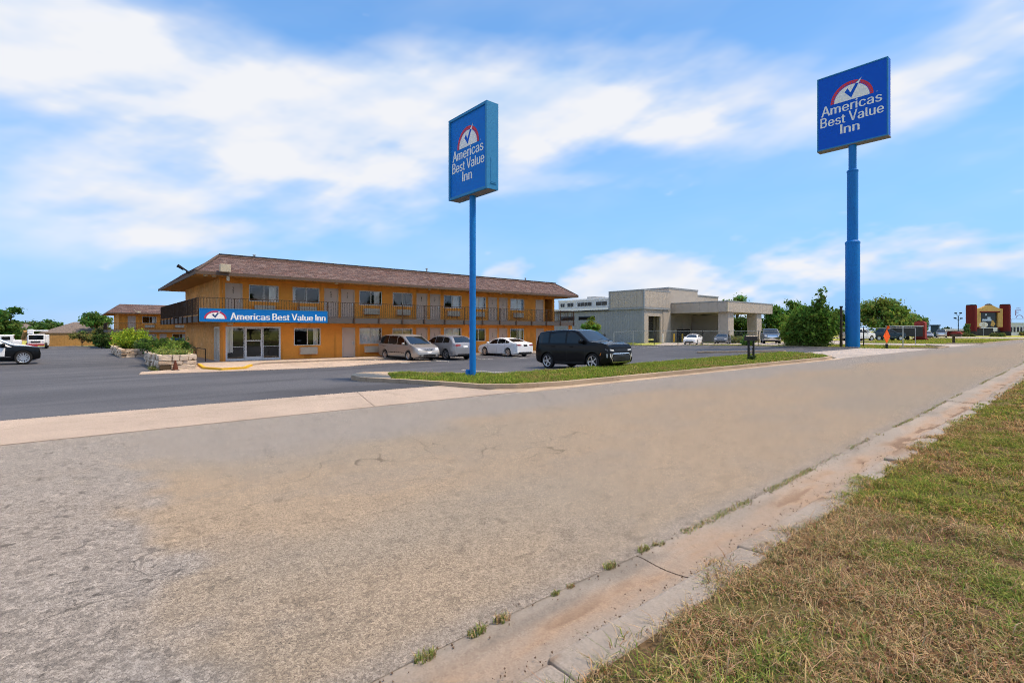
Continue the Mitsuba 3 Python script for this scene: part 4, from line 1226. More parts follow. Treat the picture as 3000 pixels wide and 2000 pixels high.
def car_shell(s):
    """lofted body, kept for the next car of the kind: s has L, W, top [(x, z)], belt [(x, z)], bottom, roofw, wheels, r"""
    if id(s) in shells:
        return shells[id(s)]
    L, W = s['L'], s['W']
    tx, tz = np.array(s['top']).T
    bx_, bz_ = np.array(s['belt']).T
    xs = np.unique(np.round(np.r_[np.linspace(-L / 2, L / 2, 64), tx], 4))
    zr = tz.max()
    ring = []
    for x in xs:
        zt, zs = np.interp(x, tx, tz), np.interp(x, bx_, bz_)
        e = min(x + L / 2, L / 2 - x)
        zb = s.get('bottom', 0.2) + 0.10 * max(0, 1 - e / 0.5) ** 2
        df, db = L / 2 - x, x + L / 2
        hw = W / 2 * (1 - s.get('nose', 0.15) * max(0, 1 - df / 0.65) ** 2 - s.get('stern', 0.08) * max(0, 1 - db / 0.45) ** 2)
        shoulder = s.get('shoulder', 0.955)
        zs2 = min(zs, zt - 0.045)
        g = np.clip((zt - zs) / max(zr - zs, 0.05), 0, 1)
        wt = hw * (shoulder - (shoulder - s['roofw']) * g) - 0.005
        pts = [(0, zb), (0.80 * hw, zb), (0.955 * hw, zb + 0.05), (0.99 * hw, zb + 0.16), (hw, zb + 0.45 * (zs2 - zb)), (0.995 * hw, zb + 0.68 * (zs2 - zb)), (0.985 * hw, zs2 - 0.06), (shoulder * hw, zs2)]
        z2 = zs2 + (zt - zs2) * 0.80
        y2 = shoulder * hw + (wt - shoulder * hw) * 0.86
        pts += [(shoulder * hw + (wt - shoulder * hw) * 0.3, zs2 + (zt - zs2) * 0.28), (shoulder * hw + (wt - shoulder * hw) * 0.6, zs2 + (zt - zs2) * 0.56), (y2, z2), (wt - 0.045, zs2 + (zt - zs2) * 0.93), (wt - 0.15, zt - 0.02), (wt * 0.45, zt - 0.004), (0, zt)]
        ring.append(pts)
    ring = np.array(ring)
    n, M = ring.shape[:2]
    full = np.concatenate([ring, ring[:, -2:0:-1] * [-1, 1]], 1)
    K = full.shape[1]
    v = np.concatenate([np.repeat(xs, K)[:, None], full.reshape(-1, 2)], 1)
    f = []
    for i in range(n - 1):
        for j in range(K):
            a, b, c, d = i * K + j, i * K + (j + 1) % K, (i + 1) * K + (j + 1) % K, (i + 1) * K + j
            f += [(a, c, b), (a, d, c)]
    for i, sg in ((0, 1), (n - 1, -1)):
        c = v[i * K:(i + 1) * K].mean(0)
        if s.get('cap', 0.03):
            c = c + [(-sg) * s.get('cap', 0.03), 0, 0]
        v = np.vstack([v, c])
        q = len(v) - 1
        for j in range(K):
            a, b = i * K + j, i * K + (j + 1) % K
            f.append((a, b, q) if sg > 0 else (b, a, q))
    m = trimesh.Trimesh(v, np.array(f), process=True)
    if m.volume < 0:
        m.invert()
    cuts = [m3.Manifold.cylinder(0.36, s['r'] + 0.055, s['r'] + 0.055, 36).rotate((90, 0, 0)).translate((wx, y, s['r'])) for wx in s['wheels'] for y in (W / 2 + 0.08, -W / 2 + 0.28)]
    whole = toman(m)
    for c in cuts:
        whole = whole - c
    shells[id(s)] = m, man(whole)
    return shells[id(s)]


def wheel_mesh(r, w, rim):
    t = lathe([(rim * 0.98, -w / 2 + 0.01), (r - 0.03, -w / 2), (r, -w / 2 + 0.03), (r, w / 2 - 0.03), (r - 0.03, w / 2), (rim * 0.98, w / 2 - 0.01), (rim * 0.98, -w / 2 + 0.01)], 32, (0, 1, 0))
    return t


def rim_mesh(w, rim, spokes, kind=0):
    ms = [lathe([(rim * 0.88, w / 2 - 0.05), (rim, w / 2 - 0.012), (rim * 0.985, w / 2), (rim * 0.90, w / 2 - 0.012), (rim * 0.88, w / 2 - 0.05)], 32, (0, 1, 0)),
          lathe([(0, w / 2 - 0.06), (rim * 0.22, w / 2 - 0.06), (rim * 0.2, w / 2 - 0.015), (0, w / 2 - 0.01)], 20, (0, 1, 0))]
    for i in range(spokes):
        a = 2 * math.pi * i / spokes
        for off in ((-0.06, 0.06) if kind == 0 else (0,)):
            d0 = np.array([math.cos(a + off * 2.2), 0, math.sin(a + off * 2.2)])
            d1 = np.array([math.cos(a + off), 0, math.sin(a + off)])
            ms.append(beam(d0 * rim * 0.15 + [0, w / 2 - 0.025, 0], d1 * rim * 0.92 + [0, w / 2 - 0.018, 0], rim * (0.10 if kind == 0 else 0.2), 0.022, (0, 1, 0)))
    return cat_(ms)


def car(name, label, cat, s, paint_, x, y, heading, z=None, group=None, far=False):
    """heading: the direction that the front points, in degrees; (x, y): the middle of the wheelbase"""
    k = thing(name, label, cat, group)
    z = float(H(x, y)) if z is None else z
    a = math.radians(heading)
    # tilt with the ground
    M = np.eye(4)
    M[:3, 0] = [math.cos(a), math.sin(a), 0]
    M[:3, 1] = [-math.sin(a), math.cos(a), 0]
    fx, rx_ = s['wheels'][0], s['wheels'][1]
    zf = float(H(x + M[0, 0] * fx, y + M[1, 0] * fx))
    zrr = float(H(x + M[0, 0] * rx_, y + M[1, 0] * rx_))
    pitch = math.atan2(zf - zrr, fx - rx_)
    M = M @ trimesh.transformations.rotation_matrix(-pitch, [0, 1, 0])
    mid = (fx + rx_) / 2
    M[:3, 3] = np.array([x, y, (zf + zrr) / 2 + 0.004]) - M[:3, 0] * mid
    W, L = s['W'], s['L']

    def put(parent, nm, mesh, mat, smooth=False, label=None):
        if mesh is None:
            return None
        m = mesh.copy()
        m.apply_transform(M)
        return part(parent, nm, m, mat, smooth=smooth, label=label)
    shell, body = car_shell(s)
    put(k, 'body', body, paint_, smooth=32)
    put(k, 'underbody', box(-L / 2 + 0.35, L / 2 - 0.35, -W / 2 + 0.22, W / 2 - 0.22, s['r'] * 0.6, s['r'] * 1.7), 'm_rubber')
    # side windows: the side of the greenhouse, less pillars
    tx, tz = np.array(s['top']).T
    bx_, bz_ = np.array(s['belt']).T
    xx = np.linspace(-L / 2, L / 2, 120)
    roof = Polygon(list(zip(xx, np.interp(xx, tx, tz))) + [(L / 2, 0), (-L / 2, 0)])
    belt = Polygon(list(zip(xx, np.interp(xx, bx_, bz_) + 0.035)) + [(L / 2, 5), (-L / 2, 5)])
    gl = roof.buffer(-s.get('margin', 0.10), join_style='mitre').intersection(belt)
    g0, g1 = s['glass']
    gl = gl.intersection(sbox(g0, 0, g1, 9))
    for px, pw in s.get('pillars', []):
        gl = gl.difference(Polygon([(px - pw / 2 - 0.02, 0), (px + pw / 2 - 0.02, 0), (px + pw / 2 - 0.02 + s.get('lean', 0) * 2, 3), (px - pw / 2 - 0.02 + s.get('lean', 0) * 2, 3)]))
    gl = gl.buffer(-0.02).buffer(0.02)
    for sgn in (1, -1):
        for g in getattr(gl, 'geoms', [gl]):
            if g.area > 0.015:
                put(k, 'side_window', applique(shell, g, 1, sgn, 0.005), 'm_car_glass', smooth=40)
    w0, w1 = s['screen']          # windscreen from base x to top x
    hb, ht = W / 2 * 0.80, W / 2 * s['roofw'] - 0.13
    put(k, 'windscreen', applique(shell, Polygon([(w0 - 0.03, -hb), (w0 + 0.05, -hb * 0.5), (w0 + 0.07, 0), (w0 + 0.05, hb * 0.5), (w0 - 0.03, hb), (w1, ht), (w1 + 0.03, 0), (w1, -ht)]), 2, 1, 0.006, 0.12), 'm_windscreen', smooth=60)
    for j, sy in enumerate((0.45, -0.15)):
        put(k, 'wiper', applique(shell, Polygon([(w0 - 0.02, sy * W / 2), (w0 - 0.005, sy * W / 2), (w0 - 0.09, sy * W / 2 + 0.45), (w0 - 0.11, sy * W / 2 + 0.45)]), 2, 1, 0.02, 0.2), 'm_black')
    for key in ('rear_glass',):
        if key in s:
            if s.get('rear_ax', 2) == 2:
                r0, r1 = s[key]
                put(k, 'rear_window', applique(shell, Polygon([(r0, -hb * 0.92), (r0, hb * 0.92), (r1, ht), (r1, -ht)]), 2, 1, 0.006, 0.12), 'm_windscreen', smooth=60)
            else:
                z0_, z1_ = s[key]
                put(k, 'rear_window', applique(shell, Polygon([(-W * 0.36, z0_), (W * 0.36, z0_), (W * 0.33, z1_), (-W * 0.33, z1_)]), 0, -1, 0.006, 0.12), 'm_car_glass', smooth=60)
    for nm, mat, polys in s.get('front', []):
        for pl in polys:
            put(k, nm, applique(shell, Polygon(pl).buffer(0.003), 0, 1, 0.008, 0.1), mat, smooth=60)
    for nm, mat, polys in s.get('rear', []):
        for pl in polys:
            put(k, nm, applique(shell, Polygon(pl).buffer(0.012), 0, -1, 0.008, 0.1), mat, smooth=60)
    for nm, mat, polys in s.get('flank', []):
        for pl in polys:
            for sgn in (1, -1):
                put(k, nm, applique(shell, Polygon(pl), 1, sgn, 0.007, 0.12), mat, smooth=60)
    # door shut lines and handles
    zs = lambda q: np.interp(q, bx_, bz_)
    for dx in s.get('seams', []):
        for sgn in (1, -1):
            put(k, 'door_seam', applique(shell, Polygon([(dx - 0.006, s.get('bottom', 0.2) + 0.14), (dx + 0.006, s.get('bottom', 0.2) + 0.14), (dx + 0.006, zs(dx) - 0.0), (dx - 0.006, zs(dx) - 0.0)]), 1, sgn, 0.003, 0.2), 'm_black')
    for dx in s.get('handles', []):
        for sgn in (1, -1):
            q = W / 2 * 0.985
            put(k, 'door_handle', rbox(dx - 0.09, dx + 0.09, sgn * (q - 0.03), sgn * (q + 0.035), zs(dx) - 0.13, zs(dx) - 0.09, 0.01), s.get('handle_mat', paint_))
    for sgn in (1, -1):
        mx, q = s['mirror'], W / 2 * 0.94
        mm = cat_([rbox(mx - 0.07, mx + 0.09, sgn * (q + 0.02), sgn * (q + 0.23), zs(mx) + 0.02, zs(mx) + 0.19, 0.05), beam((mx, sgn * (q - 0.05), zs(mx) + 0.05), (mx, sgn * (q + 0.06), zs(mx) + 0.07), 0.06, 0.04)])
        put(k, 'mirror', mm, s.get('mirror_mat', paint_), smooth=40)
    for wx in s['wheels']:
        for sgn in (1, -1):
            t = wheel_mesh(s['r'], s.get('tw', 0.21), s['rim'])
            R = trimesh.transformations.rotation_matrix(0 if sgn > 0 else math.pi, [0, 0, 1])
            t.apply_transform(R)
            t.apply_translation((wx, sgn * (W / 2 - s.get('tw', 0.21) / 2 - 0.012), s['r']))
            wk_ = put(k, 'wheel', t, 'm_rubber', smooth=35)
            rm = rim_mesh(s.get('tw', 0.21), s['rim'], s.get('spokes', 8), s.get('spoke_kind', 0))
            rm.apply_transform(R)
            rm.apply_translation((wx, sgn * (W / 2 - s.get('tw', 0.21) / 2 - 0.012), s['r']))
            put(wk_, 'rim', rm, s.get('rim_mat', 'm_rim'), smooth=30)
            dk = lathe([(0, 0), (s['rim'] * 0.97, 0), (s['rim'] * 0.97, 0.02), (0, 0.02)], 24, (0, 1, 0), (wx, sgn * (W / 2 - 0.085) - 0.01, s['r']))
            put(wk_, 'brake', dk, 'm_black')
    return k, put


def mir(p):
    return [p, [(-a, b) for a, b in p]]


BOXY = dict(L=4.14, W=1.80, r=0.345, rim=0.245, wheels=(1.25, -1.32), bottom=0.19, roofw=0.83, nose=0.13, stern=0.07, shoulder=0.965, margin=0.105,
            top=[(-2.07, 1.02), (-2.04, 1.16), (-1.98, 1.54), (-1.88, 1.665), (-1.5, 1.715), (-0.5, 1.74), (0.05, 1.72), (0.34, 1.655), (0.98, 1.215), (1.12, 1.18), (1.70, 1.12), (1.93, 1.05), (2.04, 0.94), (2.07, 0.70)],
            belt=[(-2.1, 1.12), (2.1, 1.06)], glass=(-1.86, 1.2), pillars=[(-1.18, 0.10), (-0.18, 0.09)], screen=(0.98, 0.34), rear_glass=(1.2, 1.55), rear_ax=0, lean=0.0,
            seams=(-1.22, -0.16, 0.88), handles=(-0.95, 0.12), mirror=0.72, spokes=5, mirror_mat='p_black',
            front=[('grille', 'm_black', [[(-0.52, 0.36), (0.52, 0.36), (0.60, 0.50), (0.50, 0.63), (-0.50, 0.63), (-0.60, 0.50)]]),
                   ('grille_surround', 'm_chrome', [[(-0.60, 0.30), (0.60, 0.30), (0.60, 0.335), (-0.60, 0.335)], [(-0.54, 0.655), (0.54, 0.655), (0.54, 0.685), (-0.54, 0.685)], [(-0.60, 0.32), (-0.57, 0.32), (-0.65, 0.5), (-0.56, 0.67), (-0.60, 0.67), (-0.69, 0.5)], [(0.60, 0.32), (0.57, 0.32), (0.65, 0.5), (0.56, 0.67), (0.60, 0.67), (0.69, 0.5)]]),
                   ('upper_grille', 'm_black', [[(-0.40, 0.79), (0.40, 0.79), (0.40, 0.83), (-0.40, 0.83)]]),
                   ('headlight', 'm_lamp_glass', mir([(0.48, 0.77), (0.80, 0.80), (0.83, 0.86), (0.48, 0.83)])), ('fog_lamp', 'm_lamp_glass', mir([(0.70, 0.52), (0.82, 0.52), (0.82, 0.66), (0.70, 0.66)]))],
            rear=[('tail_light', 'm_tail', mir([(0.62, 0.95), (0.80, 0.95), (0.74, 1.40), (0.64, 1.40)])), ('number_plate', 'm_white', [[(-0.2, 0.68), (0.2, 0.68), (0.2, 0.80), (-0.2, 0.80)]])],
            flank=[('side_marker', 'm_amber', [[(1.64, 0.60), (1.68, 0.60), (1.72, 0.70), (1.68, 0.70)]]), ('sill_trim', 'm_rubber', [[(-0.86, 0.24), (0.80, 0.24), (0.80, 0.34), (-0.86, 0.34)]])])
VAN = dict(L=5.1, W=1.95, r=0.335, rim=0.215, wheels=(1.48, -1.52), bottom=0.20, roofw=0.80, nose=0.16, stern=0.07, margin=0.10,
           top=[(-2.55, 1.02), (-2.50, 1.16), (-2.34, 1.55), (-2.18, 1.68), (-1.7, 1.745), (-0.3, 1.75), (0.35, 1.70), (0.65, 1.60), (1.55, 1.105), (1.75, 1.05), (2.25, 0.88), (2.46, 0.74), (2.55, 0.58)],
           belt=[(-2.55, 1.08), (2.55, 0.98)], glass=(-2.25, 1.5), pillars=[(-1.15, 0.05), (0.02, 0.07), (0.92, 0.06)], screen=(1.55, 0.65), rear_glass=(1.12, 1.58), rear_ax=0,
           seams=(-1.2, 0.0, 1.12), handles=(-0.22, 0.22), mirror=1.0, spokes=9, spoke_kind=1,
           front=[('headlight', 'm_lamp_glass', mir([(0.44, 0.66), (0.76, 0.72), (0.84, 0.86), (0.62, 0.84)])), ('grille', 'm_dark', [[(-0.34, 0.68), (0.34, 0.68), (0.38, 0.77), (-0.38, 0.77)]]), ('lower_grille', 'm_black', [[(-0.50, 0.31), (0.50, 0.31), (0.46, 0.42), (-0.46, 0.42)]]),
                  ('grille_bar', 'm_chrome', [[(-0.36, 0.715), (0.36, 0.715), (0.36, 0.735), (-0.36, 0.735)]]), ('fog_lamp', 'm_dark', mir([(0.64, 0.34), (0.78, 0.34), (0.78, 0.42), (0.64, 0.42)])), ('number_plate', 'm_white', [[(-0.16, 0.52), (0.16, 0.52), (0.16, 0.60), (-0.16, 0.60)]])],
           rear=[('tail_light', 'm_tail', mir([(0.70, 0.85), (0.90, 0.85), (0.84, 1.45), (0.74, 1.45)]))],
           flank=[('rubbing_strip', 'm_dark', [[(-1.05, 0.52), (1.02, 0.50), (1.02, 0.545), (-1.05, 0.565)]]), ('slide_rail', 'm_dark', [[(-2.1, 0.94), (-1.25, 0.93), (-1.25, 0.945), (-2.1, 0.955)]])])
CROSS = dict(L=4.89, W=1.90, r=0.37, rim=0.265, wheels=(1.38, -1.41), bottom=0.24, roofw=0.76, nose=0.16, stern=0.12, margin=0.10,
             top=[(-2.44, 0.95), (-2.38, 1.10), (-2.28, 1.16), (-1.90, 1.50), (-1.55, 1.62), (-0.8, 1.69), (-0.1, 1.69), (0.3, 1.62), (1.2, 1.15), (1.4, 1.10), (2.1, 0.98), (2.36, 0.84), (2.44, 0.62)],
             belt=[(-2.44, 1.17), (-1.4, 1.14), (2.44, 1.0)], glass=(-1.75, 1.15), pillars=[(-1.0, 0.08), (-0.05, 0.07)], screen=(1.2, 0.3), rear_glass=(-2.24, -1.86), rear_ax=2,
             seams=(-1.05, -0.05, 0.95), handles=(-0.8, 0.2), mirror=0.85, spokes=5,
             front=[('headlight', 'm_lamp_glass', mir([(0.5, 0.78), (0.82, 0.84), (0.84, 0.92), (0.5, 0.86)])), ('grille', 'm_black', [[(-0.42, 0.40), (0.42, 0.40), (0.30, 0.62), (0.46, 0.86), (-0.46, 0.86), (-0.30, 0.62)]])],
             rear=[('tail_light', 'm_tail', mir([(0.38, 0.98), (0.86, 0.92), (0.88, 1.02), (0.70, 1.07), (0.40, 1.06)])), ('number_plate', 'm_white', [[(-0.17, 0.86), (0.17, 0.86), (0.17, 0.97), (-0.17, 0.97)]]), ('lower_bumper', 'm_dark', [[(-0.7, 0.28), (0.7, 0.28), (0.62, 0.42), (-0.62, 0.42)]]), ('spoiler', 'm_dark', [[(-0.52, 1.52), (0.52, 1.52), (0.5, 1.56), (-0.5, 1.56)]])],
             flank=[('sill_trim', 'm_dark', [[(-0.95, 0.28), (0.92, 0.28), (0.92, 0.36), (-0.95, 0.36)]])])
SEDAN = dict(L=4.88, W=1.84, r=0.335, rim=0.245, wheels=(1.39, -1.43), bottom=0.17, roofw=0.72, nose=0.18, stern=0.12, margin=0.085,
             top=[(-2.44, 0.92), (-2.40, 1.02), (-2.2, 1.08), (-1.85, 1.115), (-1.05, 1.37), (-0.6, 1.44), (0.0, 1.445), (0.35, 1.39), (1.12, 1.0), (1.35, 0.96), (2.1, 0.82), (2.36, 0.70), (2.44, 0.5)],
             belt=[(-2.44, 1.02), (-1.4, 1.0), (2.44, 0.88)], glass=(-1.5, 1.1), pillars=[(-1.05, 0.05), (-0.12, 0.07)], screen=(1.12, 0.35), rear_glass=(-1.78, -1.08), rear_ax=2,
             seams=(-1.05, -0.1, 0.98), handles=(-0.85, 0.12), mirror=0.85, spokes=10, spoke_kind=1,
             front=[('headlight', 'm_lamp_glass', mir([(0.46, 0.62), (0.80, 0.68), (0.82, 0.76), (0.5, 0.70)])), ('grille', 'm_black', [[(-0.46, 0.54), (0.46, 0.54), (0.42, 0.62), (-0.42, 0.62)], [(-0.6, 0.26), (0.6, 0.26), (0.6, 0.44), (-0.6, 0.44)]]), ('grille_bar', 'm_chrome', [[(-0.44, 0.575), (0.44, 0.575), (0.44, 0.59), (-0.44, 0.59)]])],
             rear=[('tail_light', 'm_tail', mir([(0.40, 0.86), (0.82, 0.84), (0.82, 0.96), (0.42, 0.92)])), ('number_plate', 'm_dark', [[(-0.17, 0.80), (0.17, 0.80), (0.17, 0.92), (-0.17, 0.92)]]), ('lower_bumper', 'm_dark', [[(-0.72, 0.24), (0.72, 0.24), (0.66, 0.36), (-0.66, 0.36)]])])
PICKUP = dict(L=5.85, W=2.03, r=0.41, rim=0.285, wheels=(1.95, -1.70), bottom=0.32, roofw=0.80, nose=0.10, stern=0.04, shoulder=0.97, margin=0.11,
              top=[(-2.92, 1.30), (-2.88, 1.36), (-1.0, 1.36), (-0.98, 1.38), (-0.72, 1.88), (-0.5, 1.93), (0.4, 1.94), (0.75, 1.88), (1.35, 1.36), (1.5, 1.33), (2.6, 1.24), (2.82, 1.14), (2.92, 0.9)],
              belt=[(-2.92, 1.30), (2.92, 1.20)], glass=(-0.85, 1.3), pillars=[(0.12, 0.09)], screen=(1.35, 0.75), seams=(-0.75, 0.15, 1.25), handles=(-0.5, 0.4), mirror=1.05, spokes=14, spoke_kind=1, tw=0.27,
              front=[('headlight', 'm_lamp_glass', mir([(0.62, 0.86), (0.90, 0.86), (0.90, 1.08), (0.62, 1.08)])), ('grille', 'm_chrome', [[(-0.56, 0.72), (0.56, 0.72), (0.56, 1.08), (-0.56, 1.08)]]), ('bumper', 'm_chrome', [[(-0.95, 0.45), (0.95, 0.45), (0.95, 0.66), (-0.95, 0.66)]])],
              rear=[('tail_light', 'm_tail', mir([(0.84, 0.86), (0.96, 0.86), (0.96, 1.22), (0.84, 1.22)])), ('bumper', 'm_chrome', [[(-0.95, 0.52), (0.95, 0.52), (0.95, 0.68), (-0.95, 0.68)]])],
              flank=[('chrome_trim', 'm_chrome', [[(-0.7, 0.60), (1.2, 0.60), (1.2, 0.63), (-0.7, 0.63)]])])
BIGSUV = dict(PICKUP, L=5.3, wheels=(1.6, -1.5), top=[(-2.65, 1.1), (-2.6, 1.3), (-2.45, 1.75), (-2.2, 1.88), (-1.0, 1.92), (0.2, 1.92), (0.55, 1.85), (1.15, 1.34), (1.3, 1.30), (2.35, 1.2), (2.56, 1.1), (2.65, 0.85)], belt=[(-2.65, 1.25), (2.65, 1.18)],
              glass=(-2.3, 1.1), pillars=[(-1.2, 0.1), (0.0, 0.1)], screen=(1.15, 0.55), rear_glass=(1.35, 1.75), rear_ax=0, seams=(-1.2, 0.0, 1.05), handles=(-0.9, 0.25), mirror=0.9, spokes=6)

car('box_car', 'glossy black boxy hatchback parked beside the grass island', 'car', BOXY, 'p_black', 17.15, 15.25, -88, group='cars in the motel lot')
car('minivan', 'pale beige minivan parked nose out before the motel', 'minivan', VAN, 'p_silverbeige', 17.55, 31.55, -87, group='cars in the motel lot')
car('crossover', 'silver crossover parked tail out between the beige minivan and the thin blue pole', 'car', CROSS, 'p_silver', 20.05, 30.75, 91, group='cars in the motel lot')
car('sedan', 'white sedan parked tail out before the motel, right of the near blue pole', 'car', SEDAN, 'p_white', 26.0, 31.30, 91, group='cars in the motel lot')
# cars on the left
TWO = dict(CROSS, nose=0.08, top=CROSS['top'][:-3] + [(2.15, 1.04), (2.38, 0.98), (2.44, 0.72)], wheels=(1.70, -1.30), rim=0.29, r=0.40, spokes=12, spoke_kind=1, flank=[('front_door', 'p_white', [[(-0.05, 0.50), (0.92, 0.50), (0.95, 0.98), (-0.05, 1.03)]]), ('door_moulding', 'm_chrome', [[(-1.0, 0.47), (1.15, 0.47), (1.15, 0.495), (-1.0, 0.495)]]), ('pillar_trim', 'p_white', [[(1.22, 1.03), (1.06, 1.03), (0.36, 1.47), (0.42, 1.55)]])])
car('two_tone_suv', 'black fronted suv with white door entering at the left edge', 'suv', TWO, 'p_black', -3.85, 42.4, 3, group='cars in the motel lot')
car('sedan', 'white car just behind the black fronted suv at the left edge', 'car', CROSS, 'p_white', -4.3, 47.0, 4, group='cars in the motel lot')
vn = thing('cargo_van', 'plain white box van far back at the left edge of the lot', 'van')
z = float(H(-7.5, 93))
part(vn, 'body', rbox(-12.5, -6.0, 91.6, 93.7, z + 0.45, z + 2.05, 0.12, 12), 'p_white', smooth=30)
part(vn, 'cab', rbox(-6.6, -5.3, 91.65, 93.65, z + 0.45, z + 1.35, 0.15, 12), 'p_white', smooth=30)
part(vn, 'windscreen', beam((-6.02, 91.78, z + 1.72), (-6.02, 93.5, z + 1.72), 0.05, 0.45), 'm_car_glass')
part(vn, 'side_window', box(-7.1, -6.3, 91.585, 91.6, z + 1.35, z + 1.8), 'm_car_glass')
for x in (-6.4, -11.2):
    for y in (91.75, 93.5):
        w = wheel_mesh(0.36, 0.22, 0.22)
        w.apply_translation((x, y, z + 0.36))
        wk_ = part(vn, 'wheel', w, 'm_rubber', smooth=30)
        part(wk_, 'rim', lathe([(0, -0.1), (0.21, -0.1), (0.21, 0.1), (0, 0.1)], 16, (0, 1, 0), (x, y, z + 0.36)), 'm_rim')

bt = thing('bucket_truck', 'white bucket truck with red front bumper and folded white boom', 'truck')
x0, x1, y0 = -5.15, -2.95, 97.6
z = float(H(-4, 98))
part(bt, 'cab', rbox(x0 + 0.1, x1 - 0.25, y0 + 0.9, y0 + 2.7, z + 0.6, z + 2.05, 0.12, 10), 'p_white', smooth=30)
part(bt, 'hood', rbox(x0 + 0.15, x1 - 0.3, y0, y0 + 1.1, z + 0.6, z + 1.25, 0.12, 10), 'p_white', smooth=30)
part(bt, 'windscreen', box(x0 + 0.25, x1 - 0.42, y0 + 0.88, y0 + 0.905, z + 1.28, z + 1.9), 'm_car_glass')
part(bt, 'grille', box(x0 + 0.5, x1 - 0.7, y0 - 0.015, y0 + 0.02, z + 0.85, z + 1.1), 'm_dark')
for x in (x0 + 0.28, x1 - 0.55):
    part(bt, 'headlight', box(x, x + 0.2, y0 - 0.02, y0 + 0.02, z + 0.88, z + 1.08), 'm_lamp_glass')
part(bt, 'bumper', cat_([rbox(x0 + 0.05, x1 - 0.3, y0 - 0.3, y0 - 0.05, z + 0.42, z + 0.72, 0.04), rbox(x0 + 0.4, x0 + 1.2, y0 - 0.42, y0 - 0.1, z + 0.2, z + 0.46, 0.04)]), 'p_red')
part(bt, 'utility_body', rbox(x0 - 0.05, x1 + 0.05, y0 + 2.9, y0 + 6.5, z + 0.6, z + 1.9, 0.05), 'p_white')
part(bt, 'side_locker', rbox(x1 - 0.24, x1 + 0.12, y0 + 1.2, y0 + 2.7, z + 0.45, z + 2.0, 0.05), 'p_white')
part(bt, 'boom', cat_([beam((x0 + 0.5, y0 + 4.5, z + 2.0), (x0 + 0.35, y0 + 1.6, z + 2.55), 0.28, 0.30), beam((x0 + 0.3, y0 + 1.6, z + 2.55), (x1 + 0.05, y0 + 1.2, z + 2.58), 0.24, 0.22)]), 'p_white')
part(bt, 'bucket', rbox(x0 + 0.1, x0 + 0.75, y0 + 0.9, y0 + 1.6, z + 2.1, z + 2.75, 0.08), 'p_white')
part(bt, 'tool_rack', cat_([beam((x0 - 0.4, y0 + 2.0, z + 1.4), (x0 - 0.1, y0 + 1.2, z + 2.5), 0.4, 0.35)]), 'm_wood')
for x in (x0 + 0.1, x1 - 0.15):
    for y in (y0 + 0.6, y0 + 5.2):
        w = wheel_mesh(0.43, 0.28, 0.26)
        w.apply_transform(trimesh.transformations.rotation_matrix(math.pi / 2, [0, 0, 1]))
        w.apply_translation((x, y, z + 0.43))
        wk_ = part(bt, 'wheel', w, 'm_rubber', smooth=30)
        part(wk_, 'rim', lathe([(0, -0.12), (0.25, -0.12), (0.25, 0.12), (0, 0.12)], 16, (1, 0, 0), (x, y, z + 0.43)), 'm_rim')

# ------------------------------------------------------------------ the second motel block, fence, houses
m2 = thing('motel', 'second orange motel block far back on the left behind the planters', 'motel')
A0, A1, B0, B1, OZ = 4.95, 26.0, 95.0, 108.0, -0.70
d2 = [(6.0, 6.95), (15.0, 15.95)]
w2 = [(7.75, 9.5), (11.6, 13.35)]
op = [(a, UF + OZ, b, 4.53 + OZ) for a, b in d2] + [(a, 3.46 + OZ, b, 4.5 + OZ) for a, b in w2] + [(7.75, 0.66 + OZ, 9.5, 1.82 + OZ), (11.6, 0.66 + OZ, 13.35, 1.82 + OZ), (9.9, -1.2, 10.8, 1.84 + OZ)]
wall_front(m2, A0, A1, -1.4, 4.86 + OZ, B0, op, 'm_orange')
part(m2, 'side_wall', box(A0, A0 + 0.15, B0 + 0.152, B1, -1.4, 4.86 + OZ), 'm_siding')
part(m2, 'room_back', cat_([box(A0 + 0.16, A1, B0 + 2.4, B0 + 2.5, -1.3, 4.8 + OZ), box(A0 + 0.16, A1, B0 + 0.16, B0 + 2.39, 2.12 + OZ, 2.42 + OZ)]), 'm_room')
for a, b in d2:
    door(m2, a, b, UF + OZ, 4.53 + OZ, B0)
door(m2, 9.9, 10.8, -0.93, 1.84 + OZ, B0)
for (a, b), cu in zip(w2, ([(0.7, 0.97)], [(0.6, 0.97)])):
    window(m2, a, b, 3.46 + OZ, 4.5 + OZ, B0, cu)
    ac_unit(m2, a + 0.3, b - 0.25, 2.8 + OZ, 3.22 + OZ, B0)
window(m2, 7.75, 9.5, 0.66 + OZ, 1.82 + OZ, B0, [(0.02, 0.98)])
window(m2, 11.6, 13.35, 0.66 + OZ, 1.82 + OZ, B0, [(0.75, 0.98)])
part(m2, 'walkway', cat_([box(A0 - 1.4, A1, B0 - 1.6, B0 - 0.002, 2.1 + OZ, 2.45 + OZ), box(A0 - 1.4, A0 - 0.002, B0, B1 - 2, 2.1 + OZ, 2.45 + OZ)]), 'm_slab')
r2 = part(m2, 'railing', cat_([beam((A0 - 1.42, B0 - 1.62, 3.49 + OZ), (A1, B0 - 1.62, 3.49 + OZ), 0.05, 0.05), beam((A0 - 1.42, B0 - 1.6, 3.49 + OZ), (A0 - 1.42, B1 - 2, 3.49 + OZ), 0.05, 0.05), beam((A0 - 1.42, B0 - 1.62, 2.55 + OZ), (A1, B0 - 1.62, 2.55 + OZ), 0.04, 0.04)]), 'm_rail')
pk2 = mikit.ply(box(-0.011, 0.011, -0.011, 0.011, 2.55 + OZ, 3.47 + OZ), 'm_rail')
for x, y in [(x, B0 - 1.62) for x in np.arange(A0 - 1.4, A0 + 13, 0.155)] + [(A0 - 1.42, y) for y in np.arange(B0 - 1.5, B1 - 2, 0.18)]:
    scene[fresh(r2 + '__picket')] = {**pk2, 'to_world': T().translate([float(x), float(y), 0])}
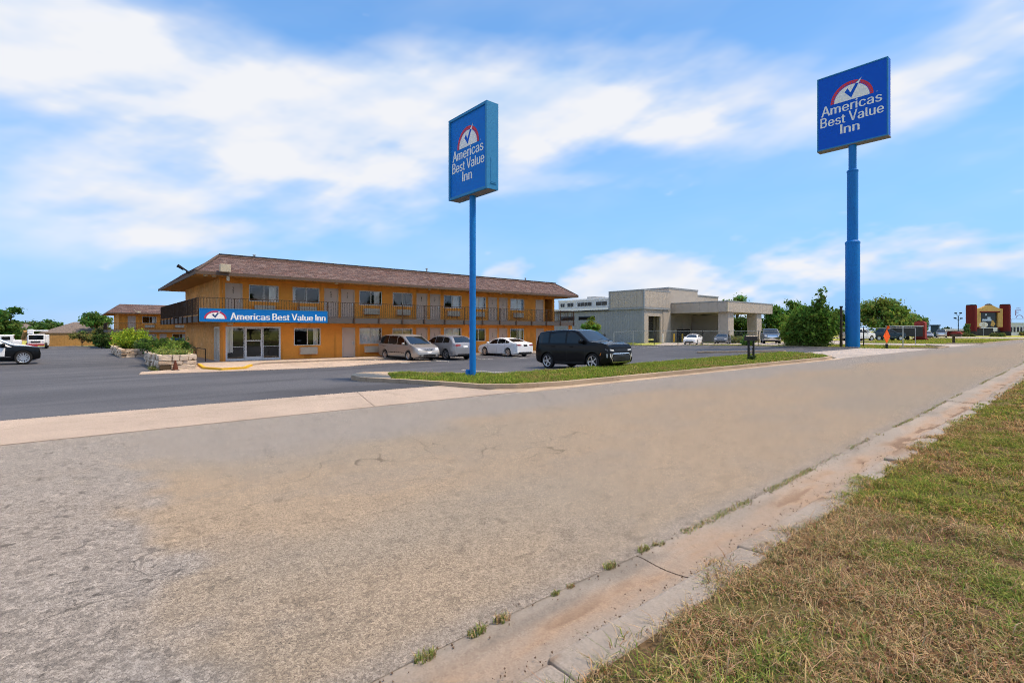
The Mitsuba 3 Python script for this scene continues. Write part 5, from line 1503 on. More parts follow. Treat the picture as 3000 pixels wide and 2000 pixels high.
rk2 = shingled_roof(m2, (A0 - 1.5, A1 + 1, B0 - 1.75, B1 + 1.7), (A0 + 0.1, A1, B0, B1), 4.97 + OZ, 6.25 + OZ, np.random.default_rng(8), tab=0.6, course=0.2)
part(rk2, 'fascia_board', cat_([box(A0 - 1.52, A1 + 1, B0 - 1.77, B0 - 1.73, 4.80 + OZ, 4.98 + OZ), box(A0 - 1.52, A0 - 1.48, B0 - 1.729, B1, 4.80 + OZ, 4.98 + OZ)]), 'm_fascia')
part(rk2, 'soffit', box(A0 - 1.45, A1, B0 - 1.7, B1, 4.84 + OZ, 4.87 + OZ), 'm_soffit')
part(m2, 'floodlight', cat_([rbox(7.0, 7.4, B0 - 2.0, B0 - 1.8, 4.95 + OZ, 5.2 + OZ, 0.02), bar((6.9, B0 - 1.9, 5.1 + OZ), (6.6, B0 - 2.2, 5.35 + OZ), 0.07)]), 'm_beige')

wf = thing('wooden_fence', 'tall yellowish wooden board fence at the back of the lot', 'fence')
fa, fb = np.array([-3.5, 112.0]), np.array([8.5, 126.6])
n = 86
for i in range(n):
    a_, b_ = fa + (fb - fa) * i / n, fa + (fb - fa) * (i + 0.94) / n
    zt = 0.86 + 0.02 * np.random.default_rng(i).uniform(-1, 1)
    part(wf, 'board', beam((*a_, (zt - 1.0) / 2), (*b_, (zt - 1.0) / 2), 0.025, zt + 1.0), 'm_wood')
part(wf, 'rail', cat_([beam((*(fa + 0.05), z_), (*(fb + 0.05), z_), 0.05, 0.09) for z_ in (-0.6, 0.4)]), 'm_wood')


def house(name, label, x0, x1, y0, y1, z, we, top, mat='m_brick'):
    k = thing(name, label, 'house')
    cx, cy = (x0 + x1) / 2, (y0 + y1) / 2
    part(k, 'wall', box(x0 + 0.5, x1 - 0.5, y0 + 0.5, y1 - 0.5, z, we + 0.1), mat)
    rl_ = min(x1 - x0, y1 - y0) * 0.05
    v = np.array([(x0, y0, we), (x1, y0, we), (x1, y1, we), (x0, y1, we), (cx - rl_, cy, top), (cx + rl_, cy, top)])
    f = [(0, 1, 5), (0, 5, 4), (1, 2, 5), (2, 3, 4), (2, 4, 5), (3, 0, 4), (0, 2, 1), (0, 3, 2)]
    r = part(k, 'roof', trimesh.Trimesh(v, f, process=False), 'm_house_roof')
    part(r, 'eave_board', cat_([box(x0, x1, y0 - 0.02, y0 + 0.02, we - 0.2, we - 0.01)]), 'm_fascia')
    part(r, 'vent', cat_([box(cx + 1.2, cx + 1.6, cy - 1.2, cy - 0.8, top - 1.0, top - 0.2)]), 'm_dark')
    part(k, 'window', box(cx - 1, cx + 0.6, y0 + 0.46, y0 + 0.5, we - 1.6, we - 0.5), 'm_car_glass')
    return k


house('house', 'house with a grey brown hip roof behind the wooden fence', -6.2, 7.2, 156.0, 172.0, -1.0, 1.15, 3.75)
house('house', 'house with a brown hip roof farther left behind the bucket truck', -15.5, -5.5, 186, 198, -1.0, 2.0, 3.5)

tree('tree', 'large dark green tree left of the far motel block', 3.6, 155, -0.9, 7.9, 3.4, 3.6, 2.2, 9000, 0.34, (0.045, 0.082, 0.022), 41, clumps=34)
tree('tree', 'broad dark tree beyond the houses, left of centre behind the wooden fence', -5.8, 183, -0.9, 5.6, 4.0, 2.4, 1.5, 6500, 0.36, (0.042, 0.075, 0.022), 42, clumps=26)
tree('tree', 'tall dark tree at the left edge of the photo', -11.9, 155, -0.9, 8.3, 4.0, 4.4, 1.5, 15000, 0.36, (0.035, 0.07, 0.018), 43, clumps=34, low=1)
tree('tree', 'low dark tree right of the tall one at the left edge', -10.2, 158, -0.9, 3.9, 2.6, 2.0, 0.8, 5000, 0.3, (0.035, 0.065, 0.02), 44, low=1)
tree('tree', 'distant tree crown seen above the brown roofed house', -15.0, 240, -0.9, 6.4, 7, 3.0, 2, 5000, 0.6, (0.045, 0.078, 0.028), 45)
tree('tree', 'distant dark tree between the two houses', -3.2, 215, -0.9, 4.4, 5.5, 2.0, 1.2, 4500, 0.5, (0.045, 0.075, 0.025), 50)
tree('scrub_tree', 'scrubby brownish tree in front of the wooden fence', 0.9, 107.5, -0.92, 2.6, 2.1, 1.3, 0.7, 4200, 0.15, (0.10, 0.10, 0.035), 46, clumps=22, trunk_r=0.06)
tree('dark_bush', 'dark bush at the left corner of the far motel block', 2.9, 93.6, -0.9, 2.3, 1.25, 1.35, 0.5, 4000, 0.14, (0.035, 0.06, 0.016), 47, cat='bush', low=1)
tree('dark_bush', 'pale olive tree crown behind the far motel corner bush', 3.5, 112, -0.9, 4.4, 1.8, 2.4, 1.2, 3500, 0.2, (0.085, 0.11, 0.04), 48, cat='tree', low=1)

# ------------------------------------------------------------------ the grey building complex
gb = thing('grey_building', 'grey metal clad building with beige parapets and a drive through canopy', 'building')


def panel_wall(parent, face, at, a0, a1, z0, z1, mat, pitch=0.3, nm='wall', depth=0.035, cut=()):
    """ribbed metal wall; face 'x': looks to -X, at X=at, spans Y a0..a1; face 'y': looks to -Y"""
    n_ = int((a1 - a0) / pitch)
    base = sbox(0, z0, a1 - a0, z1)
    for c in cut:
        base = base.difference(sbox(*c))
    ribs = unary_union([sbox(i * pitch, z0, i * pitch + pitch * 0.28, z1) for i in range(n_)]).intersection(base)
    for p_, d0, d1 in ((base, 0.1, 0.0), (ribs, 0.0, -depth)):
        pass
    m_ = cat_([extrude(base, 0.1), *([] if ribs.is_empty else [placed(extrude(ribs, depth), (0, 0, 0.1), (1, 0, 0), (0, 1, 0), (0, 0, 1))])])
    if face == 'x':
        mm = placed(m_, (at + 0.1, a1, 0), (0, -1, 0), (0, 0, 1), (-1, 0, 0))
    else:
        mm = placed(m_, (a0, at + 0.1, 0), (1, 0, 0), (0, 0, 1), (0, -1, 0))
    return part(parent, nm, mm, mat)


GX, GY = 69.4, 48.5
# lower ribbed walls along X = GX, from the corner far back
panel_wall(gb, 'x', GX + 0.25, 48.7, 72.0, -0.9, 5.25, 'm_grey_metal', 0.35, cut=((72 - 67.5, 3.55, 72 - 63.75, 4.25), (72 - 62.8, 3.54, 72 - 58.9, 4.22)))
part(gb, 'window_band', cat_([box(GX + 0.32, GX + 0.34, 63.7, 67.6, 3.5, 4.3), box(GX + 0.32, GX + 0.34, 58.8, 62.9, 3.5, 4.3)]), 'm_car_glass')
part(gb, 'eave', box(GX - 0.15, GX + 2.0, 55.7, 72.0, 5.25, 5.62), 'm_white')
part(gb, 'eave_gutter', box(GX - 0.17, GX + 0.2, 55.7, 72.0, 5.08, 5.245), 'm_dark')
# upper parapet block
for nm, fx in (('parapet', 0),):
    part(gb, nm, box(GX, GX + 7.5, GY, 55.6, 5.3, 8.1), 'm_stucco')
part(gb, 'parapet_cap', cat_([box(GX - 0.06, GX + 7.5, GY - 0.06, 55.66, 8.1, 8.32), box(GX - 0.06, GX + 7.5, GY - 0.06, 55.66, 5.12, 5.45)]), 'm_grey_metal')
part(gb, 'corner_trim', cat_([box(GX - 0.05, GX + 0.22, GY - 0.05, GY + 0.2, 5.46, 8.09), box(GX - 0.05, GX + 0.2, 55.3, 55.65, 5.46, 8.09)]), 'm_grey_metal')
# front bay with the dark opening
part(gb, 'front_wall', front(extrude(sbox(GX + 0.36, -0.9, 74.9, 5.11).difference(sbox(70.85, -0.9, 74.3, 4.0)), 0.3), 0, GY + 0.5, 0), 'm_stucco')
part(gb, 'roll_door', cat_([box(70.8, 74.35, GY + 1.7, GY + 1.8, 1.5 + i * 0.28, 1.76 + i * 0.28) for i in range(10)] + [box(70.8, 74.35, GY + 3.5, GY + 3.6, -0.9, 4.2)]), 'm_room')
part(gb, 'downpipe', bar((75.1, GY + 0.25, -0.5), (75.1, GY + 0.25, 5.0), 0.09), 'm_dark')
y_ = GY + 0.25
while y_ < 55.2:
    part(gb, 'panel', box(GX - 0.03, GX + 0.02, y_, min(y_ + 1.20, 55.28), 5.48, 8.07), 'm_stucco')
    y_ += 1.225
x_ = GX + 0.24
while x_ < 76.7:
    part(gb, 'panel', box(x_, min(x_ + 1.20, 76.85), GY - 0.03, GY + 0.02, 5.48, 8.07), 'm_stucco')
    x_ += 1.225
# set-back taller blocks behind
part(gb, 'upper_block', box(80.4, 90.2, 51.0, 60.0, 4.0, 9.1), 'm_stucco')
part(gb, 'upper_cap', box(80.3, 90.3, 50.93, 60.1, 9.1, 9.38), 'm_grey_metal')
part(gb, 'upper_wing', box(90.3, 98.6, 51.3, 60.0, 4.0, 8.3), 'm_stucco')
part(gb, 'upper_wing_cap', box(90.31, 98.7, 51.2, 60.1, 8.3, 8.5), 'm_grey_metal')
part(gb, 'link_block', box(GX + 7.5, 80.38, 48.9, 60, 5.0, 8.0), 'm_stucco')
# recessed entrance wall under the canopy
panel_wall(gb, 'y', 50.4, 75.0, 88.4, -0.5, 5.0, 'm_stucco', 0.6, 'recess_wall', 0.02)
part(gb, 'recess_side', box(75.0, 77.2, 48.62, 49.9, -0.5, 5.0), 'm_stucco')
part(gb, 'entrance_door', cat_([box(82.0, 86.4, 50.36, 50.43, -0.4, 1.9)]), 'm_dark')
part(gb, 'brown_door', box(77.9, 79.1, 50.35, 50.42, -0.4, 2.4), 'm_wood')
part(gb, 'pier', cat_([box(86.9, 88.4, 44.8, 50.3, -0.5, 4.45)]), 'm_stucco')
k = part(gb, 'white_gate_wall', box(90.0, 93.6, 46.0, 46.2, -0.4, 4.1), 'm_far_wall')
part(k, 'roll_door', cat_([box(90.3, 92.9, 45.95, 46.01, -0.3 + i * 0.25, -0.07 + i * 0.25) for i in range(10)]), 'm_galv')
# canopy
CX0, CX1, CY0, CY1 = 77.7, 94.0, 38.8, 50.6
part(gb, 'canopy', box(CX0 + 0.06, CX1, CY0 + 0.06, CY1, 4.62, 6.2), 'm_stucco')
part(gb, 'canopy_cap', box(CX0 - 0.03, CX1 + 0.05, CY0 - 0.03, CY1, 6.2, 6.36), 'm_grey_metal')
part(gb, 'canopy_corner', box(CX0 + 0.03, CX0 + 0.25, CY0 + 0.01, CY0 + 0.25, 4.60, 6.19), 'm_beige')
y_ = CY0 + 0.28
while y_ < CY1 - 0.3:
    part(gb, 'canopy_panel', box(CX0 + 0.02, CX0 + 0.07, y_, min(y_ + 1.50, CY1), 4.60, 6.17), 'm_stucco')
    y_ += 1.525
x_ = CX0 + 0.28
while x_ < CX1 - 0.3:
    part(gb, 'canopy_panel', box(x_, min(x_ + 1.50, CX1), CY0 + 0.02, CY0 + 0.07, 4.60, 6.17), 'm_stucco')
    x_ += 1.525
for x in (79.5, 89.6):
    part(gb, 'column', rbox(x - 0.95, x + 0.95, 39.2, 40.9, -0.6, 4.61, 0.06), 'm_stucco')
    part(gb, 'column', rbox(x - 0.95, x + 0.95, 48.2, 49.6, -0.6, 4.61, 0.06), 'm_stucco') if x > 85 else None

fb_ = thing('far_building', 'white upper storey building with dark window bands behind the grey building', 'building')
part(fb_, 'wall', box(76.0, 90, 58.5, 74.0, 0, 7.55), 'm_far_wall')
part(fb_, 'parapet', box(75.9, 90, 58.4, 74.1, 7.55, 7.85), 'm_white')
for a, b in ((69.87, 71.5), (65.15, 68.75), (61.4, 64.0), (72.3, 73.4)):
    w = part(fb_, 'window', box(75.96, 75.99, a, b, 6.45, 7.16), 'm_car_glass')
    part(w, 'mullion', cat_([box(75.93, 75.958, a + (b - a) * q - 0.03, a + (b - a) * q + 0.03, 6.45, 7.16) for q in ((0.5,) if b - a < 3 else (0.25, 0.5, 0.75))]), 'm_galv')
part(fb_, 'roof_unit', cat_([box(78, 79.6, 66.0, 68.0, 7.86, 8.4), box(78, 79, 64.2, 65.2, 7.86, 8.25)]), 'm_galv')

tree('round_tree', 'small round bright green tree between the motel and the grey building', 52.3, 44.8, -0.4, 3.95, 1.35, 1.55, 0.9, 6500, 0.13, (0.095, 0.14, 0.024), 51, clumps=30, low=1, trunk_r=0.09)

cf = thing('chain_link_fence', 'chain link fence with thin posts along the far side of the parking lot', 'fence')
fpts = [(58.5, 49.4), (58.5, 46.0), (58.5, 42.7), (58.5, 39.3), (58.5, 35.8), (58.5, 32.4), (58.5, 29.1), (58.5, 25.7), (58.9, 22.0)]
for x, y in fpts:
    part(cf, 'post', bar((x, y, float(H(x, y)) - 0.1), (x, y, 1.62 if y < 44 else 1.3), 0.045, 8), 'm_galv' if y > 40 else 'm_dark')
for (a_, b_) in zip(fpts[1:-1], fpts[2:]):
    za, zb = (1.62 if p_[1] < 44 else 1.45 for p_ in (a_, b_))
    part(cf, 'rail', bar((*a_, za - 0.04), (*b_, zb - 0.04), 0.026, 6), 'm_galv')
V, F = [], []
for i in range(130):
    for sgn in (1, -1):
        y = 46.0 - i * 0.155
        dz = 1.62
        y2 = y + sgn * 1.62
        if not (25.7 <= y2 <= 46):
            continue
        z0_ = float(H(58.5, y))
        k0 = len(V)
        V += [(58.49, y - 0.003, z0_), (58.49, y + 0.003, z0_), (58.49, y2 + 0.003, 1.58), (58.49, y2 - 0.003, 1.58)]
        F += [(k0, k0 + 1, k0 + 2), (k0, k0 + 2, k0 + 3)]
part(cf, 'wire_mesh', trimesh.Trimesh(V, F, process=False), 'm_galv', kind='stuff')
for i, (x, y, lab, mt) in enumerate(((72.6, 47.2, 'pale bollard before the dark opening of the grey building', 'm_offwhite'), (75.6, 47.0, 'yellow bollard by the downpipe of the grey building', 'm_yellow'), (79.2, 47.6, 'yellow bollard before the brown door under the canopy', 'm_yellow'))):
    z = float(H(x, y))
    b = thing('bollard', lab, 'bollard', 'bollards before the grey building')
    part(b, 'pipe', lathe([(0, 0), (0.14, 0), (0.14, 1.45), (0.09, 1.56), (0, 1.58)], 14, (0, 0, 1), (x, y, z - 0.1)), mt, smooth=40)
    part(b, 'footing', lathe([(0, 0), (0.3, 0), (0.26, 0.08), (0, 0.08)], 14, (0, 0, 1), (x, y, z - 0.06)), 'm_drive')
ps = thing('meter_post', 'dark metal meter box on a thin post left of the chain link fence', 'post')
part(ps, 'post', bar((57.6, 47.0, -0.5), (57.6, 47.0, 1.3), 0.04), 'm_dark')
part(ps, 'box', rbox(57.45, 57.75, 46.85, 47.15, 0.55, 1.05, 0.03), 'm_dark')

# cars beyond the fence
car('sedan', 'white sedan beyond the chain link fence in front of the dark entrance', 'car', SEDAN, 'p_white', 67.6, 38.9, 197, group='cars parked in the distance')
car('sedan', 'dark grey sedan right behind the chain link fence beside the white sedan', 'car', SEDAN, 'p_grey', 70.3, 35.9, 200, group='cars parked in the distance')
car('large_suv', 'slate blue large suv facing the street behind the black mailbox', 'suv', BIGSUV, 'p_slate', 68.6, 28.6, 208, group='cars parked in the distance')
car('pickup', 'white pickup right behind the tall blue pole', 'pickup', PICKUP, 'p_white', 97.5, 26.8, -22, group='cars parked in the distance')
car('pickup', 'second white pickup partly hidden behind the first white pickup', 'pickup', PICKUP, 'p_white', 104.0, 28.2, -20, group='cars parked in the distance')

# ------------------------------------------------------------------ vegetation on the right
shoots('broad_bush', 'large leafy bush left of the tall blue sign pole', 'bush', 57.3, 19.6, -0.05, 2.2, 2.2, 4.5, 130, 120, 0.19, (0.058, 0.102, 0.018), 61)
shoots('broad_bush', 'lighter green bush in front of the left part of the large bush', 'bush', 57.2, 21.4, -0.05, 1.3, 1.3, 3.2, 80, 90, 0.14, (0.105, 0.155, 0.026), 62)
shoots('sapling', 'thin leafy sapling rising above the large bush', 'tree', 57.8, 19.0, -0.05, 0.6, 0.6, 6.0, 12, 110, 0.21, (0.06, 0.105, 0.022), 63)
shoots('roadside_shrub', 'small green shrub in front of the slate blue suv', 'shrub', 57.0, 26.3, -0.1, 0.7, 0.7, 1.25, 40, 50, 0.10, (0.06, 0.12, 0.03), 64)
shoots('roadside_weeds', 'low weeds along the kerb left of the tall blue pole', 'weeds', 56.3, 20.2, -0.02, 0.5, 3.2, 0.55, 60, 26, 0.07, (0.08, 0.10, 0.03), 65)
shoots('low_hedge', 'low green hedge with pale stalks under the canopy edge', 'hedge', 76, 36.0, -0.2, 1.2, 3.0, 1.1, 60, 40, 0.12, (0.11, 0.12, 0.035), 66)
pst = thing('wooden_post', 'dark old wooden pole right beside the tall blue pole', 'post')
part(pst, 'shaft', bar((59.3, 17.75, -0.1), (59.3, 17.75, 4.0), 0.14, 10, 0.11), 'm_bark')
part(pst, 'cap', bar((59.3, 17.75, 4.0), (59.3, 17.75, 4.12), 0.15, 10), 'm_dark')
tree('tree', 'tall green tree just right of the canopy', 99.5, 40.2, -0.3, 7.7, 2.4, 3.6, 1.5, 8000, 0.24, (0.06, 0.105, 0.02), 71, clumps=34, low=1)
tree('tree', 'second green tree farther right of the canopy', 107.5, 39.8, -0.3, 8.3, 2.9, 3.8, 1.5, 8000, 0.26, (0.055, 0.098, 0.02), 72, clumps=34, low=1)
tree('tree', 'yellow green tree between the two trees beside the canopy', 103.5, 40.5, -0.3, 5.3, 2.6, 2.6, 1.2, 7000, 0.24, (0.10, 0.145, 0.024), 73, clumps=30, low=1)
tree('tree', 'tree crown showing above the roof of the canopy', 110, 53, -0.3, 9.9, 3.2, 3.0, 3, 6000, 0.28, (0.075, 0.12, 0.03), 74)
tree('tree', 'dark tree behind the canopy between its columns', 100, 46.6, -0.3, 5.2, 3.4, 2.8, 1.0, 9000, 0.24, (0.035, 0.065, 0.015), 75, clumps=36, low=1)
tree('tree', 'dark tree behind the right hand column of the canopy', 97.0, 42.5, -0.3, 4.6, 2.6, 2.5, 1.0, 7500, 0.22, (0.035, 0.07, 0.016), 76, clumps=30, low=1)
tree('tree', 'dense tree behind the large bush by the tall pole', 92, 30.5, -0.2, 5.4, 3.2, 3.0, 1.0, 8000, 0.24, (0.05, 0.09, 0.02), 77, clumps=34, low=1)
tree('tree', 'wide spreading tree right of the tall blue pole', 114, 27.4, -0.2, 8.2, 5.0, 3.9, 1.8, 16000, 0.28, (0.085, 0.125, 0.028), 78, clumps=54, low=1)
tree('tree', 'dark tree directly right of the tall blue pole behind the white pickups', 109, 32.5, -0.2, 6.4, 2.8, 3.2, 1.2, 8000, 0.26, (0.05, 0.09, 0.02), 79, clumps=30, low=1)
tree('tree', 'dark round tree right of the wide spreading tree', 156, 30.8, -0.2, 6.0, 3.0, 2.7, 1.2, 6000, 0.32, (0.05, 0.085, 0.02), 80, clumps=26, low=1)
tree('tree', 'dark low tree behind the black trailer', 137, 30.2, -0.2, 4.6, 4.0, 2.2, 1.2, 6500, 0.28, (0.04, 0.07, 0.02), 84, clumps=26, low=1)

# across the street, behind the camera: the trees that darken the lower motel windows
for i, (x, y, h_) in enumerate(((-9, -27, 8.5), (2, -31, 7.5), (13, -26, 9), (24, -30, 8), (36, -27, 8.5), (49, -30, 9), (63, -28, 8), (-22, -29, 8))):
    tree('tree', 'tree across the street behind the camera, seen only mirrored in the motel windows', x, y, -0.1, h_, 4.6, 3.6, 1.4, 3600, 0.5, (0.022, 0.036, 0.010), 300 + i, group='trees across the street', low=1)

# mailboxes, the orange roll-up sign, posts
mb = thing('mailbox', 'black mailbox on two posts standing on the near grass island', 'mailbox')
mx, my = 25.62, 11.62
dirx, diry = 0.76, -0.65
part(mb, 'box', cat_([placed(extrude(sbox(-0.27, 0, 0.27, 0.16).union(affinity.scale(Point(0, 0.14).buffer(0.12, 16), 1, 1)).intersection(sbox(-0.13, -0.01, 0.13, 0.3)), 0.56), (mx - 0.28 * dirx, my - 0.28 * diry, 1.13), (diry, -dirx, 0), (0, 0, 1), (dirx, diry, 0))]), 'm_black', smooth=30)
part(mb, 'shelf', beam((mx - 0.3 * dirx, my - 0.3 * diry, 1.115), (mx + 0.3 * dirx, my + 0.3 * diry, 1.115), 0.28, 0.03), 'm_black')
for s_ in (-0.11, 0.13):
    part(mb, 'post', beam((mx + s_ * dirx, my + s_ * diry, 0.08), (mx + s_ * dirx, my + s_ * diry, 1.10), 0.085, 0.085, (1, 0, 0)), 'm_black')
part(mb, 'brace', cat_([beam((mx - 0.11 * dirx, my - 0.11 * diry, zz), (mx + 0.13 * dirx, my + 0.13 * diry, zz), 0.04, 0.05) for zz in (0.35, 0.8)]), 'm_galv')
shoots('mailbox_weeds', 'dark tuft of weeds round the foot of the black mailbox', 'weeds', mx, my, 0.11, 0.20, 0.20, 0.30, 40, 18, 0.035, (0.03, 0.05, 0.015), 67)
mb = thing('mailbox', 'weathered wooden mailbox on a thick post far along the street', 'mailbox')
part(mb, 'post', box(84.85, 85.1, 12.75, 13.0, -0.1, 0.95), 'm_bark')
part(mb, 'box', rbox(84.5, 85.4, 12.1, 13.1, 0.85, 1.3, 0.06), 'm_bark')
part(mb, 'lid', placed(extrude(Point(0, 0).buffer(0.55, 16).intersection(sbox(-1, 0, 1, 1)), 1.0), (84.45, 12.6, 1.22), (0, -1, 0), (0, 0, 0.5), (1, 0, 0)), 'm_brick_red')
rs = thing('warning_sign', 'orange fabric roll up warning sign seen edge on beside the street', 'sign')
ox, oy = 57.35, 13.45
q = np.array([0.982, -0.189, 0])
D_ = Polygon([(0, 0.0), (0.62, 0.68), (0, 1.36), (-0.62, 0.68)])
part(rs, 'cloth', placed(extrude(D_, 0.012), (ox, oy, 0.42), tuple(q), (0, 0, 1), (q[1], -q[0], 0)), 'm_orange_cloth')
part(rs, 'cross_brace', cat_([bar((ox + 0.03, oy + 0.02, 0.35), (ox + 0.03, oy + 0.02, 1.85), 0.015), bar(np.array([ox + 0.03, oy + 0.02, 1.1]) - q * 0.6, np.array([ox + 0.03, oy + 0.02, 1.1]) + q * 0.6, 0.012)]), 'm_dark')
part(rs, 'stand', cat_([bar((ox, oy, 0.40), (ox + dx, oy + dy, 0.02), 0.018) for dx, dy in ((0.3, 0.1), (-0.3, 0.1), (0.1, 0.35), (-0.1, -0.35))] + [box(ox - 0.09, ox + 0.09, oy - 0.09, oy + 0.09, 0.0, 0.40)]), 'm_dark')
part(rs, 'flag', placed(extrude(sbox(0, 0, 0.25, 0.3), 0.008), (ox, oy, 1.72), (-0.3, -0.9, 0.3), (0, 0, 1), (-0.9, 0.3, 0)), 'm_orange_cloth')
for nm, lab, x, y, h_, mt in (('sign_post', 'rusty steel post near the corner of the right hand lawn', 62.65, 13.36, 1.95, 'm_galv'), ('fence_post', 'dark fence post just right of the tall blue pole', 64.25, 17.12, 1.98, 'm_dark')):
    k = thing(nm, lab, 'post')
    part(k, 'shaft', bar((x, y, -0.1), (x, y, h_), 0.05, 10), mt)
    part(k, 'cap', lathe([(0, 0), (0.07, 0), (0.05, 0.06), (0, 0.09)], 10, (0, 0, 1), (x, y, h_)), mt)
k = thing('wire_rail_fence', 'thin rail fence running along the lawn right of the tall pole', 'fence')
part(k, 'rail', bar((60.5, 18.3, 1.9), (64.25, 17.12, 1.93), 0.02), 'm_galv')
part(k, 'rail', bar((64.25, 17.12, 1.93), (75, 14.8, 1.9), 0.02), 'm_galv')
part(k, 'post', bar((75, 14.8, -0.1), (75, 14.8, 1.95), 0.04), 'm_galv')

# ------------------------------------------------------------------ far right: trailer, pillars, marquee, lamps
tr = thing('black_trailer', 'long black enclosed trailer with a white roof beyond the right hand lawn', 'trailer')
ta, tb = np.array([107.2, 24.2]), np.array([110.6, 21.2])
u_ = (tb - ta) / np.linalg.norm(tb - ta)
nn_ = np.array([-u_[1], u_[0]])
part(tr, 'body', beam((*(ta + nn_ * -1.2 + [1.6, 1.4]), 1.5), (*(tb + nn_ * -1.2 + [1.6, 1.4]), 1.5), 2.4, 1.7), 'm_black')
part(tr, 'roof', beam((*(ta + nn_ * -1.2 + [1.6, 1.4] - u_ * 0.1), 2.4), (*(tb + nn_ * -1.2 + [1.6, 1.4] + u_ * 0.1), 2.4), 2.5, 0.12), 'm_white')
for q_ in (1.2, 2.6):
    c_ = ta + u_ * q_
    part(tr, 'wheel', lathe([(0, -0.12), (0.4, -0.12), (0.4, 0.12), (0, 0.12)], 18, (nn_[0], nn_[1], 0), (c_[0] + 0.35, c_[1] + 0.3, 0.38)), 'm_rubber')
car('pickup', 'dark pickup with a white front beside the black trailer', 'pickup', PICKUP, 'm_navy', 104.2, 24.6, -40, group='cars parked in the distance')
rp = thing('red_pillar', 'short red brick pillar at the right end of the black trailer', 'pillar')
part(rp, 'shaft', box(112.6, 114.1, 20.9, 22.4, 0.3, 2.9), 'm_brick_red')
part(rp, 'cap', placed(extrude(Point(0, 0).buffer(0.86, 20).intersection(sbox(-1, 0, 1, 1)), 1.54), (112.58, 21.65, 2.9), (0, -0.88, 0), (0, 0, 0.5), (1, 0, 0)), 'm_brick_red')
part(rp, 'base', box(112.4, 114.3, 20.7, 22.6, -0.3, 0.3), 'm_dark_red')
car('sedan', 'small pale car parked at the foot of the red brick pillar', 'car', SEDAN, 'p_silver', 145.2, 26.6, 200, group='cars parked in the distance')
car('large_suv', 'grey suv parked right of the small pale car in the distance', 'suv', BIGSUV, 'p_grey', 160.5, 26.6, 190, group='cars parked in the distance')
sh = thing('dark_red_shop', 'low dark red shop with a pale roof in the distance', 'shop')
part(sh, 'wall', box(233.5, 246, 32.6, 37.6, -0.5, 1.6), 'm_dark_red')
part(sh, 'roof', box(233, 246.5, 32.2, 38.0, 1.6, 2.3), 'm_white')
part(sh, 'window', box(233.44, 233.49, 33.5, 36.5, 0.2, 1.3), 'm_car_glass')
pd = thing('pedestal_tank', 'dark squat tank on the skyline left of the lamp mast', 'tank')
part(pd, 'body', rbox(191.2, 193.2, 32.4, 34.2, -0.4, 3.0, 0.1), 'm_navy')
part(pd, 'lid', rbox(190.9, 193.4, 32.2, 35.2, 3.0, 3.4, 0.05), 'm_navy')

lm = thing('lamp_mast', 'tall lamp mast with four floodlights left of the red pillared marquee', 'lamp mast')
part(lm, 'pole', bar((210.2, 30.72, -0.3), (210.2, 30.72, 6.2), 0.12), 'm_navy')
for dy, z_ in ((0.62, 7.15), (-0.55, 7.15), (0.75, 5.6), (-0.7, 5.5)):
    h = part(lm, 'floodlight', rbox(209.8, 210.4, 30.72 + dy - 0.33, 30.72 + dy + 0.33, z_ - 0.2, z_ + 0.22, 0.1), 'm_navy')
    part(h, 'bracket', bar((210.25, 30.72 + dy, z_ - 0.2), (210.2, 30.72, 5.0 if z_ < 6 else 6.2), 0.05), 'm_navy')

mq = thing('marquee', 'big marquee with two dark red pillars, a golden frame and a dark screen', 'sign')
pa, pb = np.array([225.6, 30.7]), np.array([236.0, 21.8])
du = (pb - pa) / np.linalg.norm(pb - pa)
W_ = np.linalg.norm(pb - pa)
dn = np.array([du[1], -du[0]])
if dn @ (-pa) < 0:
    dn = -dn


def mq_part(nm, poly, thick, back, mat, parent=None, smooth=False):
    m_ = placed(extrude(poly, thick), (pa[0] - dn[0] * back, pa[1] - dn[1] * back, 0), (du[0], du[1], 0), (0, 0, 1), (dn[0], dn[1], 0))
    return part(parent or mq, nm, m_, mat)


for u0 in (0.0, 11.2):
    c_ = pa + du * (u0 + 1.35)
    p_ = part(mq, 'pillar', bar((*c_, -0.3), (*c_, 10.0 + (0.15 if u0 else 0)), 1.40, 24), 'm_dark_red', smooth=30)
    part(p_, 'base', bar((*c_, -0.3), (*c_, 1.5), 1.50, 24), 'm_dark')
    part(p_, 'cap', bar((*c_, 10.0 + (0.15 if u0 else 0)), (*c_, 10.3 + (0.15 if u0 else 0)), 1.3, 24), 'm_dark')
arch = [(2.6, 2.9), (4.0, 2.9), (4.0, 7.8), (9.7, 7.8), (9.7, 2.9), (11.4, 2.9), (11.4, 8.95), (10.6, 9.0), (9.3, 9.35), (8.1, 9.95), (7.6, 10.1), (6.4, 10.1), (5.9, 9.95), (4.6, 9.35), (3.3, 9.0), (2.6, 8.9)]
mq_part('frame', Polygon(arch), 1.0, 0.4, 'm_marquee')
mq_part('crest', Polygon([(5.9, 10.05), (8.1, 10.05), (7.6, 10.5), (7.0, 10.65), (6.4, 10.5)]), 0.7, 0.3, 'm_fascia')
mq_part('lintel', sbox(3.6, 7.7, 10.1, 8.05), 1.3, 0.4, 'm_dark_red')
sc_ = mq_part('screen', sbox(4.0, 2.75, 9.7, 7.7), 0.3, 0.2, 'm_screen')
mq_part('screen_glow_band', unary_union([sbox(4.8, 4.9, 7.9, 5.5), sbox(6.6, 5.5, 7.6, 6.2), Point(6.1, 7.0).buffer(0.32)]), 0.03, -0.1, 'm_pale_sign', sc_)
mq_part('screen_gold_patch', Polygon([(7.6, 3.4), (8.6, 3.0), (9.2, 3.9), (8.7, 4.8), (8.0, 5.2), (7.9, 4.4)]), 0.03, -0.1, 'm_marquee', sc_)
